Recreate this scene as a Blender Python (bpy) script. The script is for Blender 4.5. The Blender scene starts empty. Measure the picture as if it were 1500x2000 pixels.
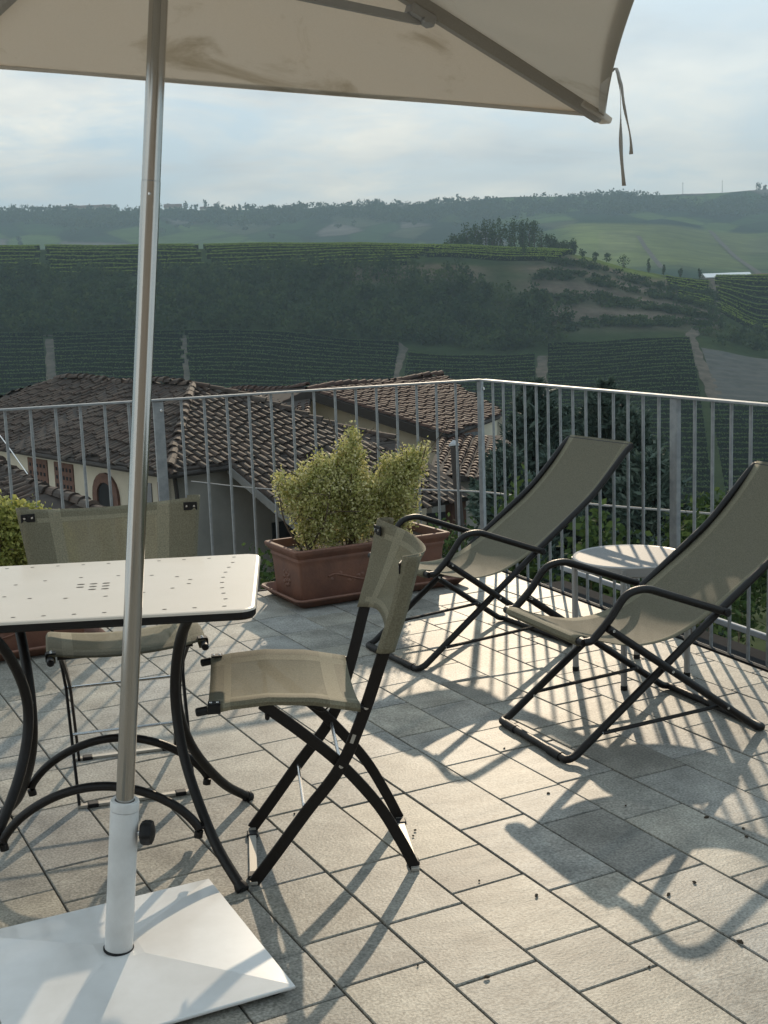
import bpy, bmesh, math, random
import numpy as np
from mathutils import Vector, Matrix
random.seed(7)
rng = np.random.default_rng(11)
R = math.radians
sc = bpy.context.scene
col = sc.collection

# ------------------------------------------------------------------ camera
CAM = np.array([-3.1005, -6.0391, 1.4157])
F_PX = 2435.45
YAW, PITCH, ROLL = 0.394871, -0.163971, -0.036326
_f = np.array([math.sin(YAW)*math.cos(PITCH), math.cos(YAW)*math.cos(PITCH), math.sin(PITCH)])
_r = np.array([math.cos(YAW), -math.sin(YAW), 0.0]); _u = np.cross(_r, _f)
CR = math.cos(ROLL)*_r + math.sin(ROLL)*_u
CU = -math.sin(ROLL)*_r + math.cos(ROLL)*_u
RH = _r[:2].copy(); FH = np.array([math.sin(YAW), math.cos(YAW)])
cam_d = bpy.data.cameras.new('camera'); cam = bpy.data.objects.new('camera', cam_d); col.objects.link(cam)
cam.matrix_world = Matrix(((CR[0], CU[0], -_f[0], CAM[0]), (CR[1], CU[1], -_f[1], CAM[1]), (CR[2], CU[2], -_f[2], CAM[2]), (0, 0, 0, 1)))
cam_d.sensor_fit = 'VERTICAL'; cam_d.sensor_height = 24.0; cam_d.sensor_width = 18.0
cam_d.lens = F_PX/2000*24.0
cam_d.clip_start = 0.05; cam_d.clip_end = 20000
sc.camera = cam

def at(u, v, dep):
    """world point seen at photo pixel (u, v) at a depth of dep metres (measured level)"""
    d = (u-750)/F_PX*CR + (1000-v)/F_PX*CU + _f
    return CAM + d*(dep/(d[0]*FH[0]+d[1]*FH[1]))
def cw(lat, dep, z):
    p = CAM[:2] + RH*lat + FH*dep
    return np.array([p[0], p[1], z])

# ------------------------------------------------------------------ sky, sun, exposure
SUN_AZ = math.atan2(0.478, 0.878)      # from +Y towards +X
SUN_EL = R(23.4)
w = bpy.data.worlds.new('World'); sc.world = w; w.use_nodes = True
nt = w.node_tree; nt.nodes.clear(); N = nt.nodes.new; L = nt.links.new
def mathn(op, a=None, b=None, tree=None):
    n = (tree or nt).nodes.new('ShaderNodeMath'); n.operation = op
    for i, x in enumerate((a, b)):
        if x is None: continue
        if isinstance(x, (int, float)): n.inputs[i].default_value = x
        else: (tree or nt).links.new(x, n.inputs[i])
    return n.outputs[0]
sky = N('ShaderNodeTexSky'); sky.sky_type = 'NISHITA'; sky.sun_disc = False
sky.sun_elevation = SUN_EL; sky.sun_rotation = SUN_AZ
sky.altitude = 300; sky.air_density = 1.0; sky.dust_density = 1.6; sky.ozone_density = 1.0
tc = N('ShaderNodeTexCoord'); sep = N('ShaderNodeSeparateXYZ'); L(tc.outputs['Generated'], sep.inputs[0])
zz = mathn('ADD', mathn('MAXIMUM', sep.outputs[2], 0.0), 0.16)
cx_ = mathn('DIVIDE', sep.outputs[0], zz); cy_ = mathn('DIVIDE', sep.outputs[1], zz)
comb = N('ShaderNodeCombineXYZ'); L(cx_, comb.inputs[0]); L(cy_, comb.inputs[1])
n1 = N('ShaderNodeTexNoise'); n1.inputs['Scale'].default_value = 1.9; n1.inputs['Detail'].default_value = 9; n1.inputs['Roughness'].default_value = 0.6; n1.inputs['Distortion'].default_value = 0.5
L(comb.outputs[0], n1.inputs['Vector'])
rmp = N('ShaderNodeValToRGB'); rmp.color_ramp.elements[0].position = 0.36; rmp.color_ramp.elements[1].position = 0.57
L(n1.outputs['Fac'], rmp.inputs[0])
n2 = N('ShaderNodeTexNoise'); n2.inputs['Scale'].default_value = 1.7; n2.inputs['Detail'].default_value = 6
L(comb.outputs[0], n2.inputs['Vector'])
r2 = N('ShaderNodeValToRGB'); r2.color_ramp.elements[0].position = 0.36; r2.color_ramp.elements[0].color = (6.7, 7.2, 7.4, 1)
r2.color_ramp.elements[1].position = 0.62; r2.color_ramp.elements[1].color = (11.3, 10.8, 9.5, 1)
L(n2.outputs['Fac'], r2.inputs[0])
mixc = N('ShaderNodeMix'); mixc.data_type = 'RGBA'
# the cover thins out towards the right, where the blue shows
side = N('ShaderNodeVectorMath'); side.operation = 'DOT_PRODUCT'; L(tc.outputs['Generated'], side.inputs[0]); side.inputs[1].default_value = (0.80*RH[0], 0.80*RH[1], 0.9)
thin = N('ShaderNodeMapRange'); thin.inputs[1].default_value = 0.12; thin.inputs[2].default_value = 0.42; thin.inputs[3].default_value = 0.9; thin.inputs[4].default_value = 0.42; L(side.outputs['Value'], thin.inputs[0])
L(mathn('MULTIPLY', rmp.outputs[0], thin.outputs[0]), mixc.inputs[0]); L(r2.outputs[0], mixc.inputs[7])
# pale high veil near the horizon
veil = N('ShaderNodeMapRange'); veil.inputs[1].default_value = 0.0; veil.inputs[2].default_value = 0.36; veil.inputs[3].default_value = 0.85; veil.inputs[4].default_value = 0.1
L(sep.outputs[2], veil.inputs[0])
mixv = N('ShaderNodeMix'); mixv.data_type = 'RGBA'; mixv.inputs[7].default_value = (7.2, 7.6, 7.5, 1)
blue = N('ShaderNodeMix'); blue.data_type = 'RGBA'; blue.inputs[0].default_value = 0.85; blue.inputs[7].default_value = (4.4, 6.7, 8.5, 1); L(sky.outputs[0], blue.inputs[6])
L(mathn('MULTIPLY', veil.outputs[0], 0.5), mixv.inputs[0]); L(blue.outputs[2], mixv.inputs[6])
L(mixv.outputs[2], mixc.inputs[6])
# unseen sky overhead slightly dimmed, added to hold down the ambient light
hi = N('ShaderNodeMapRange'); hi.inputs[1].default_value = 0.24; hi.inputs[2].default_value = 0.62; hi.inputs[3].default_value = 1.0; hi.inputs[4].default_value = 0.92
hi.interpolation_type = 'SMOOTHSTEP'; L(sep.outputs[2], hi.inputs[0])
tint = N('ShaderNodeMix'); tint.data_type = 'RGBA'; tint.blend_type = 'MULTIPLY'; tint.inputs[0].default_value = 1
hc = N('ShaderNodeCombineXYZ'); 
L(mathn('POWER', hi.outputs[0], 0.80), hc.inputs[0]); L(mathn('POWER', hi.outputs[0], 0.93), hc.inputs[1]); L(mathn('POWER', hi.outputs[0], 1.0), hc.inputs[2])
L(mixc.outputs[2], tint.inputs[6]); L(hc.outputs[0], tint.inputs[7])
bg = N('ShaderNodeBackground'); bg.inputs[1].default_value = 0.124
L(tint.outputs[2], bg.inputs[0])
wo = N('ShaderNodeOutputWorld'); L(bg.outputs[0], wo.inputs[0])
sun_d = bpy.data.lights.new('sun', 'SUN'); sun_d.energy = 3.8; sun_d.angle = R(0.55); sun_d.color = (1.0, 0.82, 0.60)
sun = bpy.data.objects.new('sun', sun_d); col.objects.link(sun)
sdir = Vector((math.sin(SUN_AZ)*math.cos(SUN_EL), math.cos(SUN_AZ)*math.cos(SUN_EL), math.sin(SUN_EL)))
sun.rotation_euler = sdir.to_track_quat('Z', 'Y').to_euler()
sc.view_settings.view_transform = 'Standard'; sc.view_settings.look = 'None'
sc.view_settings.exposure = 0.0; sc.view_settings.gamma = 1.0
sc.render.engine = 'CYCLES'
sc.cycles.max_bounces = 6; sc.cycles.transparent_max_bounces = 12; sc.cycles.volume_bounces = 0
sc.cycles.use_denoising = True

# ------------------------------------------------------------------ helpers
def tag(o, label=None, cat=None, group=None, kind=None):
    if label: o['label'] = label
    if cat: o['category'] = cat
    if group: o['group'] = group
    if kind: o['kind'] = kind
    return o
def empty(name, loc=(0, 0, 0), rz=0.0, label=None, cat=None, group=None):
    o = bpy.data.objects.new(name, None); col.objects.link(o); o.location = loc; o.rotation_euler = (0, 0, rz)
    o.empty_display_size = 0.1
    return tag(o, label, cat, group)
def copy_tree(o, parent=None):
    c = o.copy(); col.objects.link(c)
    if parent: c.parent = parent
    for ch in list(o.children): copy_tree(ch, c)
    return c
V3 = lambda p: np.array(p, float)
def nrm(v):
    v = np.asarray(v, float); return v/max(1e-9, np.linalg.norm(v))
def smooth_path(pts, n=6):
    """Catmull-Rom through the points"""
    P = [V3(p) for p in pts]; P = [2*P[0]-P[1]] + P + [2*P[-1]-P[-2]]; out = []
    for i in range(1, len(P)-2):
        a, b, c, d = P[i-1:i+3]
        for k in range(n):
            t = k/n
            out.append(.5*((2*b)+(c-a)*t+(2*a-5*b+4*c-d)*t*t+(3*b-a-3*c+d)*t**3))
    out.append(P[-2]); return out
def round_path(pts, rad=.03, n=5):
    """polyline with its corners rounded"""
    P = [V3(p) for p in pts]; out = [P[0]]
    for i in range(1, len(P)-1):
        a, b, c = P[i-1], P[i], P[i+1]
        d1, d2 = a-b, c-b
        r_ = min(rad, .45*np.linalg.norm(d1), .45*np.linalg.norm(d2))
        s, e = b+nrm(d1)*r_, b+nrm(d2)*r_
        for k in range(n+1):
            t = k/n; out.append((1-t)**2*s+2*t*(1-t)*b+t*t*e)
    out.append(P[-1]); return out
class MB:
    def __init__(s): s.v = []; s.f = []; s.m = []; s.mi = 0
    def add(s, vs, fs):
        b = len(s.v); s.v += [tuple(map(float, p)) for p in vs]; s.f += [tuple(b+i for i in f) for f in fs]; s.m += [s.mi]*len(fs)
    def box(s, c, size, M=None):
        x, y, z = [k/2 for k in size]; c = V3(c)
        vs = [V3((a*x, b*y, d*z)) for d in (-1, 1) for b in (-1, 1) for a in (-1, 1)]
        if M is not None: vs = [M@p for p in vs]
        s.add([c+p for p in vs], [(0, 2, 3, 1), (4, 5, 7, 6), (0, 1, 5, 4), (2, 6, 7, 3), (0, 4, 6, 2), (1, 3, 7, 5)])
    def bbox(s, c, size, bev=.004, M=None):
        """box with chamfered edges"""
        h = [k/2 for k in size]; c = V3(c); vs = []; idx = {}
        for sx in (-1, 1):
            for sy in (-1, 1):
                for sz in (-1, 1):
                    S = (sx, sy, sz)
                    for ax in range(3):
                        p = [S[k]*(h[k]-(0 if k == ax else bev)) for k in range(3)]
                        idx[S, ax] = len(vs); vs.append(V3(p))
        fs = []
        for ax in range(3):
            a, b = [k for k in range(3) if k != ax]
            for sg in (-1, 1):
                def S(i, j):
                    t = [0, 0, 0]; t[ax] = sg; t[a] = i; t[b] = j; return tuple(t)
                f = [idx[S(i, j), ax] for i, j in ((-1, -1), (1, -1), (1, 1), (-1, 1))]
                if (sg > 0) == (ax == 1): f = f[::-1]
                fs.append(f)
        for ax in range(3):                       # edges along ax
            a, b = [k for k in range(3) if k != ax]
            for i in (-1, 1):
                for j in (-1, 1):
                    def S(t):
                        q = [0, 0, 0]; q[ax] = t; q[a] = i; q[b] = j; return tuple(q)
                    fs.append([idx[S(-1), a], idx[S(1), a], idx[S(1), b], idx[S(-1), b]])
        for sx in (-1, 1):
            for sy in (-1, 1):
                for sz in (-1, 1): fs.append([idx[(sx, sy, sz), k] for k in range(3)])
        if M is not None: vs = [M@p for p in vs]
        s.add([c+p for p in vs], fs)
    def sweep(s, path, prof, up=(0, 0, 1), caps=True, closed=False, scale=None):
        """sweep a 2-D profile (side, up) along a path"""
        P = [V3(p) for p in path]; n = len(P); k = len(prof); vs = []; side0 = None
        for i in range(n):
            if closed: t = nrm(P[(i+1) % n]-P[i-1])
            else: t = nrm(P[min(i+1, n-1)]-P[max(i-1, 0)])
            sd = np.cross(t, V3(up))
            if np.linalg.norm(sd) < .05: sd = side0 if side0 is not None else np.cross(t, V3((1, .3, 0)))
            sd = nrm(sd); side0 = sd; u_ = np.cross(sd, t)
            kx = 1 if scale is None else scale[i]
            vs += [P[i]+sd*a*kx+u_*b*kx for a, b in prof]
        fs = []
        for i in range(n if closed else n-1):
            j = (i+1) % n
            for a in range(k):
                b = (a+1) % k; fs.append((i*k+a, i*k+b, j*k+b, j*k+a))
        if caps and not closed: fs += [tuple(range(k))[::-1], tuple((n-1)*k+a for a in range(k))]
        s.add(vs, fs)
    def tube(s, path, r, seg=10, up=(0.03, 0.02, 1), closed=False, scale=None):
        s.sweep(path, [(r*math.cos(2*math.pi*a/seg), r*math.sin(2*math.pi*a/seg)) for a in range(seg)], up, True, closed, scale)
    def bar(s, path, wd, th, up): s.sweep(path, [(-wd/2, -th/2), (wd/2, -th/2), (wd/2, th/2), (-wd/2, th/2)], up)
    def lathe(s, prof, seg=24, c=(0, 0, 0), M=None):
        vs = []; c = V3(c); k = len(prof)
        for a in range(seg):
            t = 2*math.pi*a/seg
            for r_, z in prof:
                p = V3((r_*math.cos(t), r_*math.sin(t), z)); vs.append(c+(p if M is None else M@p))
        fs = [(a*k+i, ((a+1) % seg)*k+i, ((a+1) % seg)*k+i+1, a*k+i+1) for a in range(seg) for i in range(k-1)]
        s.add(vs, fs)
    def grid(s, rows):
        """rows: list of equal-length point lists"""
        n = len(rows[0]); b = [p for r_ in rows for p in r_]
        s.add(b, [(i*n+j, i*n+j+1, (i+1)*n+j+1, (i+1)*n+j) for i in range(len(rows)-1) for j in range(n-1)])
    def build(s, name, mat, parent=None, smooth=False, solid=None, org=None, bevel=None, weld=False):
        me = bpy.data.meshes.new(name)
        vs = s.v if org is None else [tuple(V3(p)-V3(org)) for p in s.v]
        me.from_pydata(vs, [], s.f); me.update()
        mats = mat if isinstance(mat, (list, tuple)) else [mat]
        for m_ in mats: me.materials.append(m_)
        if len(mats) > 1: me.polygons.foreach_set('material_index', s.m)
        if weld:
            bm = bmesh.new(); bm.from_mesh(me); bmesh.ops.remove_doubles(bm, verts=bm.verts, dist=1e-5); bmesh.ops.recalc_face_normals(bm, faces=bm.faces); bm.to_mesh(me); bm.free()
        if smooth: me.polygons.foreach_set('use_smooth', [True]*len(me.polygons))
        o = bpy.data.objects.new(name, me); col.objects.link(o)
        if parent is not None: o.parent = parent
        if solid:
            md = o.modifiers.new('thickness', 'SOLIDIFY'); md.thickness = solid; md.offset = 0
        if bevel:
            md = o.modifiers.new('edges', 'BEVEL'); md.width = bevel; md.segments = 2; md.limit_method = 'ANGLE'
        if smooth: 
            try: me.set_sharp_from_angle(angle=R(40))
            except Exception: pass
        return o
def quads_obj(name, vs, mat, parent=None, attr=None):
    """vs: (n,4,3) array of quads -> one mesh object"""
    n = len(vs); me = bpy.data.meshes.new(name)
    me.vertices.add(n*4); me.vertices.foreach_set('co', np.ascontiguousarray(vs, dtype=np.float32).ravel())
    me.loops.add(n*4); me.loops.foreach_set('vertex_index', np.arange(n*4, dtype=np.int32))
    me.polygons.add(n); me.polygons.foreach_set('loop_start', np.arange(0, n*4, 4, dtype=np.int32))
    me.polygons.foreach_set('loop_total', np.full(n, 4, dtype=np.int32))
    me.update(calc_edges=True)
    a = me.attributes.new('tone', 'FLOAT', 'FACE'); a.data.foreach_set('value', (rng.random(n) if attr is None else attr).astype(np.float32))
    me.materials.append(mat)
    o = bpy.data.objects.new(name, me); col.objects.link(o)
    if parent is not None: o.parent = parent
    return o
def leaf_quads(c, size, aspect=.6, up=.3, nvec=None):
    """a leaf-shaped quad at each of the centres c"""
    n = len(c); d = rng.normal(size=(n, 3)); d[:, 2] += up; d /= np.linalg.norm(d, axis=1)[:, None]
    e = np.cross(d, rng.normal(size=(n, 3))); e /= np.linalg.norm(e, axis=1)[:, None]
    sz = np.asarray(size)*(.65+.7*rng.random(n)); sz = sz[:, None]
    return np.stack([c-d*sz*.5, c+e*sz*.5*aspect, c+d*sz*.5, c-e*sz*.5*aspect], axis=1)

# ------------------------------------------------------------------ materials
M = {}
def mat(name, base=(.5, .5, .5), rough=.6, metal=0.0, var=None, vscale=8.0, bump=0.0, bscale=60.0, spec=.5, coat=0.0, detail=5, coords='Object', stretch=None):
    m = bpy.data.materials.new(name); m.use_nodes = True; t = m.node_tree; b = t.nodes['Principled BSDF']
    b.inputs['Base Color'].default_value = (*base, 1); b.inputs['Roughness'].default_value = rough; b.inputs['Metallic'].default_value = metal
    b.inputs['Specular IOR Level'].default_value = spec
    if coat: b.inputs['Coat Weight'].default_value = coat; b.inputs['Coat Roughness'].default_value = .08
    tcn = t.nodes.new('ShaderNodeTexCoord'); vec = tcn.outputs[coords]
    if stretch:
        mp = t.nodes.new('ShaderNodeMapping'); mp.inputs['Scale'].default_value = stretch; t.links.new(vec, mp.inputs[0]); vec = mp.outputs[0]
    if var is not None:
        no = t.nodes.new('ShaderNodeTexNoise'); no.inputs['Scale'].default_value = vscale; no.inputs['Detail'].default_value = detail; no.inputs['Roughness'].default_value = .62
        t.links.new(vec, no.inputs['Vector'])
        cr = t.nodes.new('ShaderNodeValToRGB'); cr.color_ramp.elements[0].position = .33; cr.color_ramp.elements[1].position = .68
        cr.color_ramp.elements[0].color = (*var, 1); cr.color_ramp.elements[1].color = (*base, 1)
        t.links.new(no.outputs['Fac'], cr.inputs[0]); t.links.new(cr.outputs[0], b.inputs['Base Color'])
    if bump:
        nb = t.nodes.new('ShaderNodeTexNoise'); nb.inputs['Scale'].default_value = bscale; nb.inputs['Detail'].default_value = 4
        t.links.new(vec, nb.inputs['Vector'])
        bm_ = t.nodes.new('ShaderNodeBump'); bm_.inputs['Strength'].default_value = bump; bm_.inputs['Distance'].default_value = .01
        t.links.new(nb.outputs['Fac'], bm_.inputs['Height']); t.links.new(bm_.outputs[0], b.inputs['Normal'])
    M[name] = m; return m
def leafmat(name, cols, trans=.35, rough=.5, spec=.3):
    m = bpy.data.materials.new(name); m.use_nodes = True; t = m.node_tree; b = t.nodes['Principled BSDF']; out = t.nodes['Material Output']
    at_ = t.nodes.new('ShaderNodeAttribute'); at_.attribute_name = 'tone'
    cr = t.nodes.new('ShaderNodeValToRGB'); els = cr.color_ramp.elements
    for i, c in enumerate(cols):
        p = i/(len(cols)-1)
        e = els[i] if i < 2 else els.new(p)
        e.position = p; e.color = (*c, 1)
    els_sorted = sorted([(i/(len(cols)-1), c) for i, c in enumerate(cols)])
    while len(els) > 1: els.remove(els[-1])
    els[0].position = 0; els[0].color = (*cols[0], 1)
    for p, c in els_sorted[1:]:
        e = els.new(p); e.color = (*c, 1)
    t.links.new(at_.outputs['Fac'], cr.inputs[0]); t.links.new(cr.outputs[0], b.inputs['Base Color'])
    b.inputs['Roughness'].default_value = rough; b.inputs['Specular IOR Level'].default_value = spec
    tr = t.nodes.new('ShaderNodeBsdfTranslucent'); t.links.new(cr.outputs[0], tr.inputs[0])
    mx = t.nodes.new('ShaderNodeMixShader'); mx.inputs[0].default_value = trans
    t.links.new(b.outputs[0], mx.inputs[1]); t.links.new(tr.outputs[0], mx.inputs[2]); t.links.new(mx.outputs[0], out.inputs['Surface'])
    M[name] = m; return m
def fabric(name, base, see=.12, trans=.25, rough=.75, grain=.72, stain=None):
    m = bpy.data.materials.new(name); m.use_nodes = True; t = m.node_tree; b = t.nodes['Principled BSDF']; out = t.nodes['Material Output']
    tcn = t.nodes.new('ShaderNodeTexCoord'); no = t.nodes.new('ShaderNodeTexNoise'); no.inputs['Scale'].default_value = 260; no.inputs['Detail'].default_value = 2
    t.links.new(tcn.outputs['Object'], no.inputs['Vector'])
    cr = t.nodes.new('ShaderNodeValToRGB'); cr.color_ramp.elements[0].position = .3; cr.color_ramp.elements[1].position = .7
    cr.color_ramp.elements[0].color = (*[c*grain for c in base], 1); cr.color_ramp.elements[1].color = (*[min(1, c*(1+(1-grain)*.65)) for c in base], 1)
    t.links.new(no.outputs['Fac'], cr.inputs[0]); colr = cr.outputs[0]
    if stain:
        ns = t.nodes.new('ShaderNodeTexNoise'); ns.inputs['Scale'].default_value = 3.2; ns.inputs['Detail'].default_value = 7; ns.inputs['Roughness'].default_value = .7; ns.inputs['Distortion'].default_value = .7
        t.links.new(tcn.outputs['Object'], ns.inputs['Vector'])
        rs = t.nodes.new('ShaderNodeValToRGB'); rs.color_ramp.elements[0].position = .58; rs.color_ramp.elements[0].color = (0, 0, 0, 1); rs.color_ramp.elements[1].position = .74
        t.links.new(ns.outputs['Fac'], rs.inputs[0])
        mxs = t.nodes.new('ShaderNodeMix'); mxs.data_type = 'RGBA'; mxs.inputs[7].default_value = (*stain, 1)
        mm = mathn('MULTIPLY', rs.outputs[0], .55, t); t.links.new(mm, mxs.inputs[0]); t.links.new(colr, mxs.inputs[6]); colr = mxs.outputs[2]
    t.links.new(colr, b.inputs['Base Color']); b.inputs['Roughness'].default_value = rough; b.inputs['Specular IOR Level'].default_value = .25
    tr = t.nodes.new('ShaderNodeBsdfTranslucent'); t.links.new(colr, tr.inputs[0])
    m1 = t.nodes.new('ShaderNodeMixShader'); m1.inputs[0].default_value = trans; t.links.new(b.outputs[0], m1.inputs[1]); t.links.new(tr.outputs[0], m1.inputs[2])
    tp = t.nodes.new('ShaderNodeBsdfTransparent'); m2 = t.nodes.new('ShaderNodeMixShader'); m2.inputs[0].default_value = see
    t.links.new(m1.outputs[0], m2.inputs[1]); t.links.new(tp.outputs[0], m2.inputs[2]); t.links.new(m2.outputs[0], out.inputs['Surface'])
    M[name] = m; return m

mat('black_steel', (.010, .0075, .0065), .42, 0, spec=.32, bump=.15, bscale=300)
mat('black_plastic', (.009, .008, .008), .5, spec=.3)
mat('galvanised', (.30, .31, .31), .58, .35, var=(.20, .21, .22), vscale=25, bump=.05, bscale=80)
mat('aluminium', (.46, .44, .41), .14, 1.0, bump=.02, bscale=20, stretch=(60, 60, 1))
mat('white_metal', (.78, .78, .775), .26, 0, var=(.66, .655, .64), vscale=5, coat=.25, detail=8)
mat('sleeve_paint', (.72, .72, .71), .40, 0, var=(.60, .595, .58), vscale=14, detail=8, bump=.05, bscale=60)
mat('table_white', (.62, .565, .49), .42, 0, var=(.58, .53, .455), vscale=4, coat=.12)
mat('hole_dark', (.06, .055, .05), .9)
mat('rivet_steel', (.62, .62, .62), .25, 1.0)
mat('foot_plate', (.42, .39, .34), .5, .3)
mat('grey_metal', (.36, .35, .34), .42, .35)
mat('stone_top', (.23, .225, .22), .6, 0, var=(.16, .16, .16), vscale=120, spec=.3)
mat('terracotta', (.205, .093, .058), .68, 0, var=(.135, .064, .044), vscale=11, bump=.15, bscale=70)
mat('soil', (.035, .024, .016), .95, 0, var=(.06, .042, .03), vscale=60, bump=.6, bscale=60)
mat('twig', (.10, .07, .045), .9)
mat('bark', (.055, .042, .032), .95, 0, var=(.03, .024, .018), vscale=12, bump=.5, bscale=20)
mat('grout', (.10, .09, .075), .95, 0, var=(.055, .05, .042), vscale=30)
mat('plaster_cream', (.56, .50, .39), .9, 0, var=(.45, .40, .31), vscale=1.3, bump=.2, bscale=6)
mat('plaster_pale', (.25, .24, .225), .9, 0, var=(.20, .195, .185), vscale=1.2)
mat('plaster_grey', (.30, .28, .245), .92, 0, var=(.22, .205, .18), vscale=1.1, bump=.25, bscale=6)
mat('brick_red', (.155, .078, .052), .9, 0, var=(.10, .052, .038), vscale=9, bump=.3, bscale=22)
mat('dark_void', (.008, .008, .009), .9)
mat('dark_wood', (.030, .021, .015), .75, 0, var=(.018, .013, .01), vscale=14, stretch=(1, 1, 8))
mat('window_wood', (.16, .07, .03), .6)
mat('glass_dark', (.02, .025, .03), .08)
mat('roof_under', (.055, .040, .032), .95, 0, var=(.03, .024, .02), vscale=3)
mat('bitumen', (.018, .018, .019), .95, 0, var=(.028, .028, .029), vscale=3, spec=.05)
mat('olive_sheet', (.075, .085, .05), .9, 0, var=(.06, .068, .042), vscale=2, spec=.1)
mat('trim_white', (.34, .35, .36), .6, spec=.2)
mat('concrete', (.22, .215, .20), .9, 0, var=(.16, .155, .145), vscale=2)
mat('cable_grey', (.22, .22, .22), .6)
mat('cable_white', (.7, .7, .7), .5)
mat('dirt', (.135, .118, .098), 1.0, 0, spec=0, var=(.07, .065, .055), vscale=.35)
mat('field_soil', (.105, .105, .10), 1.0, 0, spec=0, var=(.07, .075, .07), vscale=.3)
mat('shed_white', (.75, .75, .75), .35)
mat('far_roof', (.16, .085, .06), .9)
mat('debris', (.06, .045, .03), .9)
fabric('sling', (.172, .156, .110), see=.15, trans=.16)
fabric('sling_hem', (.20, .181, .124), see=.0, trans=.10)
fabric('chair_hem', (.31, .283, .20), see=.04, trans=.18)
fabric('chair_mesh', (.29, .265, .182), see=.32, trans=.25)
fabric('canopy_cloth', (.70, .645, .57), see=.0, trans=.42, grain=.97, stain=(.36, .29, .18))
fabric('ribbon_cloth', (.34, .31, .27), see=0, trans=.06, grain=.95)

# roof tiles: every tile has its own tone
def tilemat(name, cols):
    m = bpy.data.materials.new(name); m.use_nodes = True; t = m.node_tree; b = t.nodes['Principled BSDF']
    a_ = t.nodes.new('ShaderNodeAttribute'); a_.attribute_name = 'tone'
    cr = t.nodes.new('ShaderNodeValToRGB'); els = cr.color_ramp.elements
    els[0].color = (*cols[0], 1); els[1].color = (*cols[-1], 1)
    for i, c in enumerate(cols[1:-1]):
        e = els.new((i+1)/(len(cols)-1)); e.color = (*c, 1)
    t.links.new(a_.outputs['Fac'], cr.inputs[0])
    tcn = t.nodes.new('ShaderNodeTexCoord'); no = t.nodes.new('ShaderNodeTexNoise'); no.inputs['Scale'].default_value = 5; no.inputs['Detail'].default_value = 6
    t.links.new(tcn.outputs['Object'], no.inputs['Vector'])
    mr = t.nodes.new('ShaderNodeMapRange'); mr.inputs[1].default_value = .3; mr.inputs[2].default_value = .7; mr.inputs[3].default_value = .62; mr.inputs[4].default_value = 1.15
    t.links.new(no.outputs['Fac'], mr.inputs[0])
    mx = t.nodes.new('ShaderNodeMix'); mx.data_type = 'RGBA'; mx.blend_type = 'MULTIPLY'; mx.inputs[0].default_value = 1
    t.links.new(cr.outputs[0], mx.inputs[6]); t.links.new(mr.outputs[0], mx.inputs[7]); t.links.new(mx.outputs[2], b.inputs['Base Color'])
    b.inputs['Roughness'].default_value = .72; b.inputs['Specular IOR Level'].default_value = .2
    M[name] = m
tilemat('tiles_old', [(.044, .034, .028), (.066, .046, .036), (.052, .041, .034), (.080, .057, .044), (.058, .037, .028), (.090, .074, .061)])
tilemat('tiles_red', [(.050, .028, .022), (.085, .046, .034), (.065, .038, .029), (.11, .066, .048)])
leafmat('leaf_variegated', [(.10, .125, .035), (.30, .31, .09), (.54, .51, .20), (.70, .64, .34), (.78, .72, .48)], .48)
leafmat('leaf_yellow', [(.10, .13, .03), (.24, .26, .06), (.42, .41, .12), (.52, .50, .20)], .42)
leafmat('leaf_laurel', [(.014, .028, .012), (.03, .052, .018), (.06, .095, .03), (.10, .14, .05)], .3, .8, .08)
leafmat('needles', [(.030, .050, .038), (.050, .078, .058), (.075, .108, .085), (.11, .145, .115)], .15, .7)
leafmat('leaf_wood', [(.018, .034, .016), (.028, .048, .020), (.042, .064, .024), (.060, .080, .030)], .22, .9, 0)
leafmat('leaf_tree', [(.024, .042, .020), (.04, .065, .026), (.065, .092, .034)], .25, .9, 0)
leafmat('leaf_vine', [(.006, .010, .004), (.085, .14, .026), (.15, .225, .04), (.22, .30, .055)], .46, .9, 0)  # brighter vine leaf for the lit plots, sunlight put into the colour
leafmat('leaf_vine_dark', [(.005, .009, .005), (.036, .066, .026), (.055, .094, .034), (.08, .125, .042)], .3, .9, 0)  # darker copy of the vine leaf, shade of the lower slope in the colour

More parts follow.
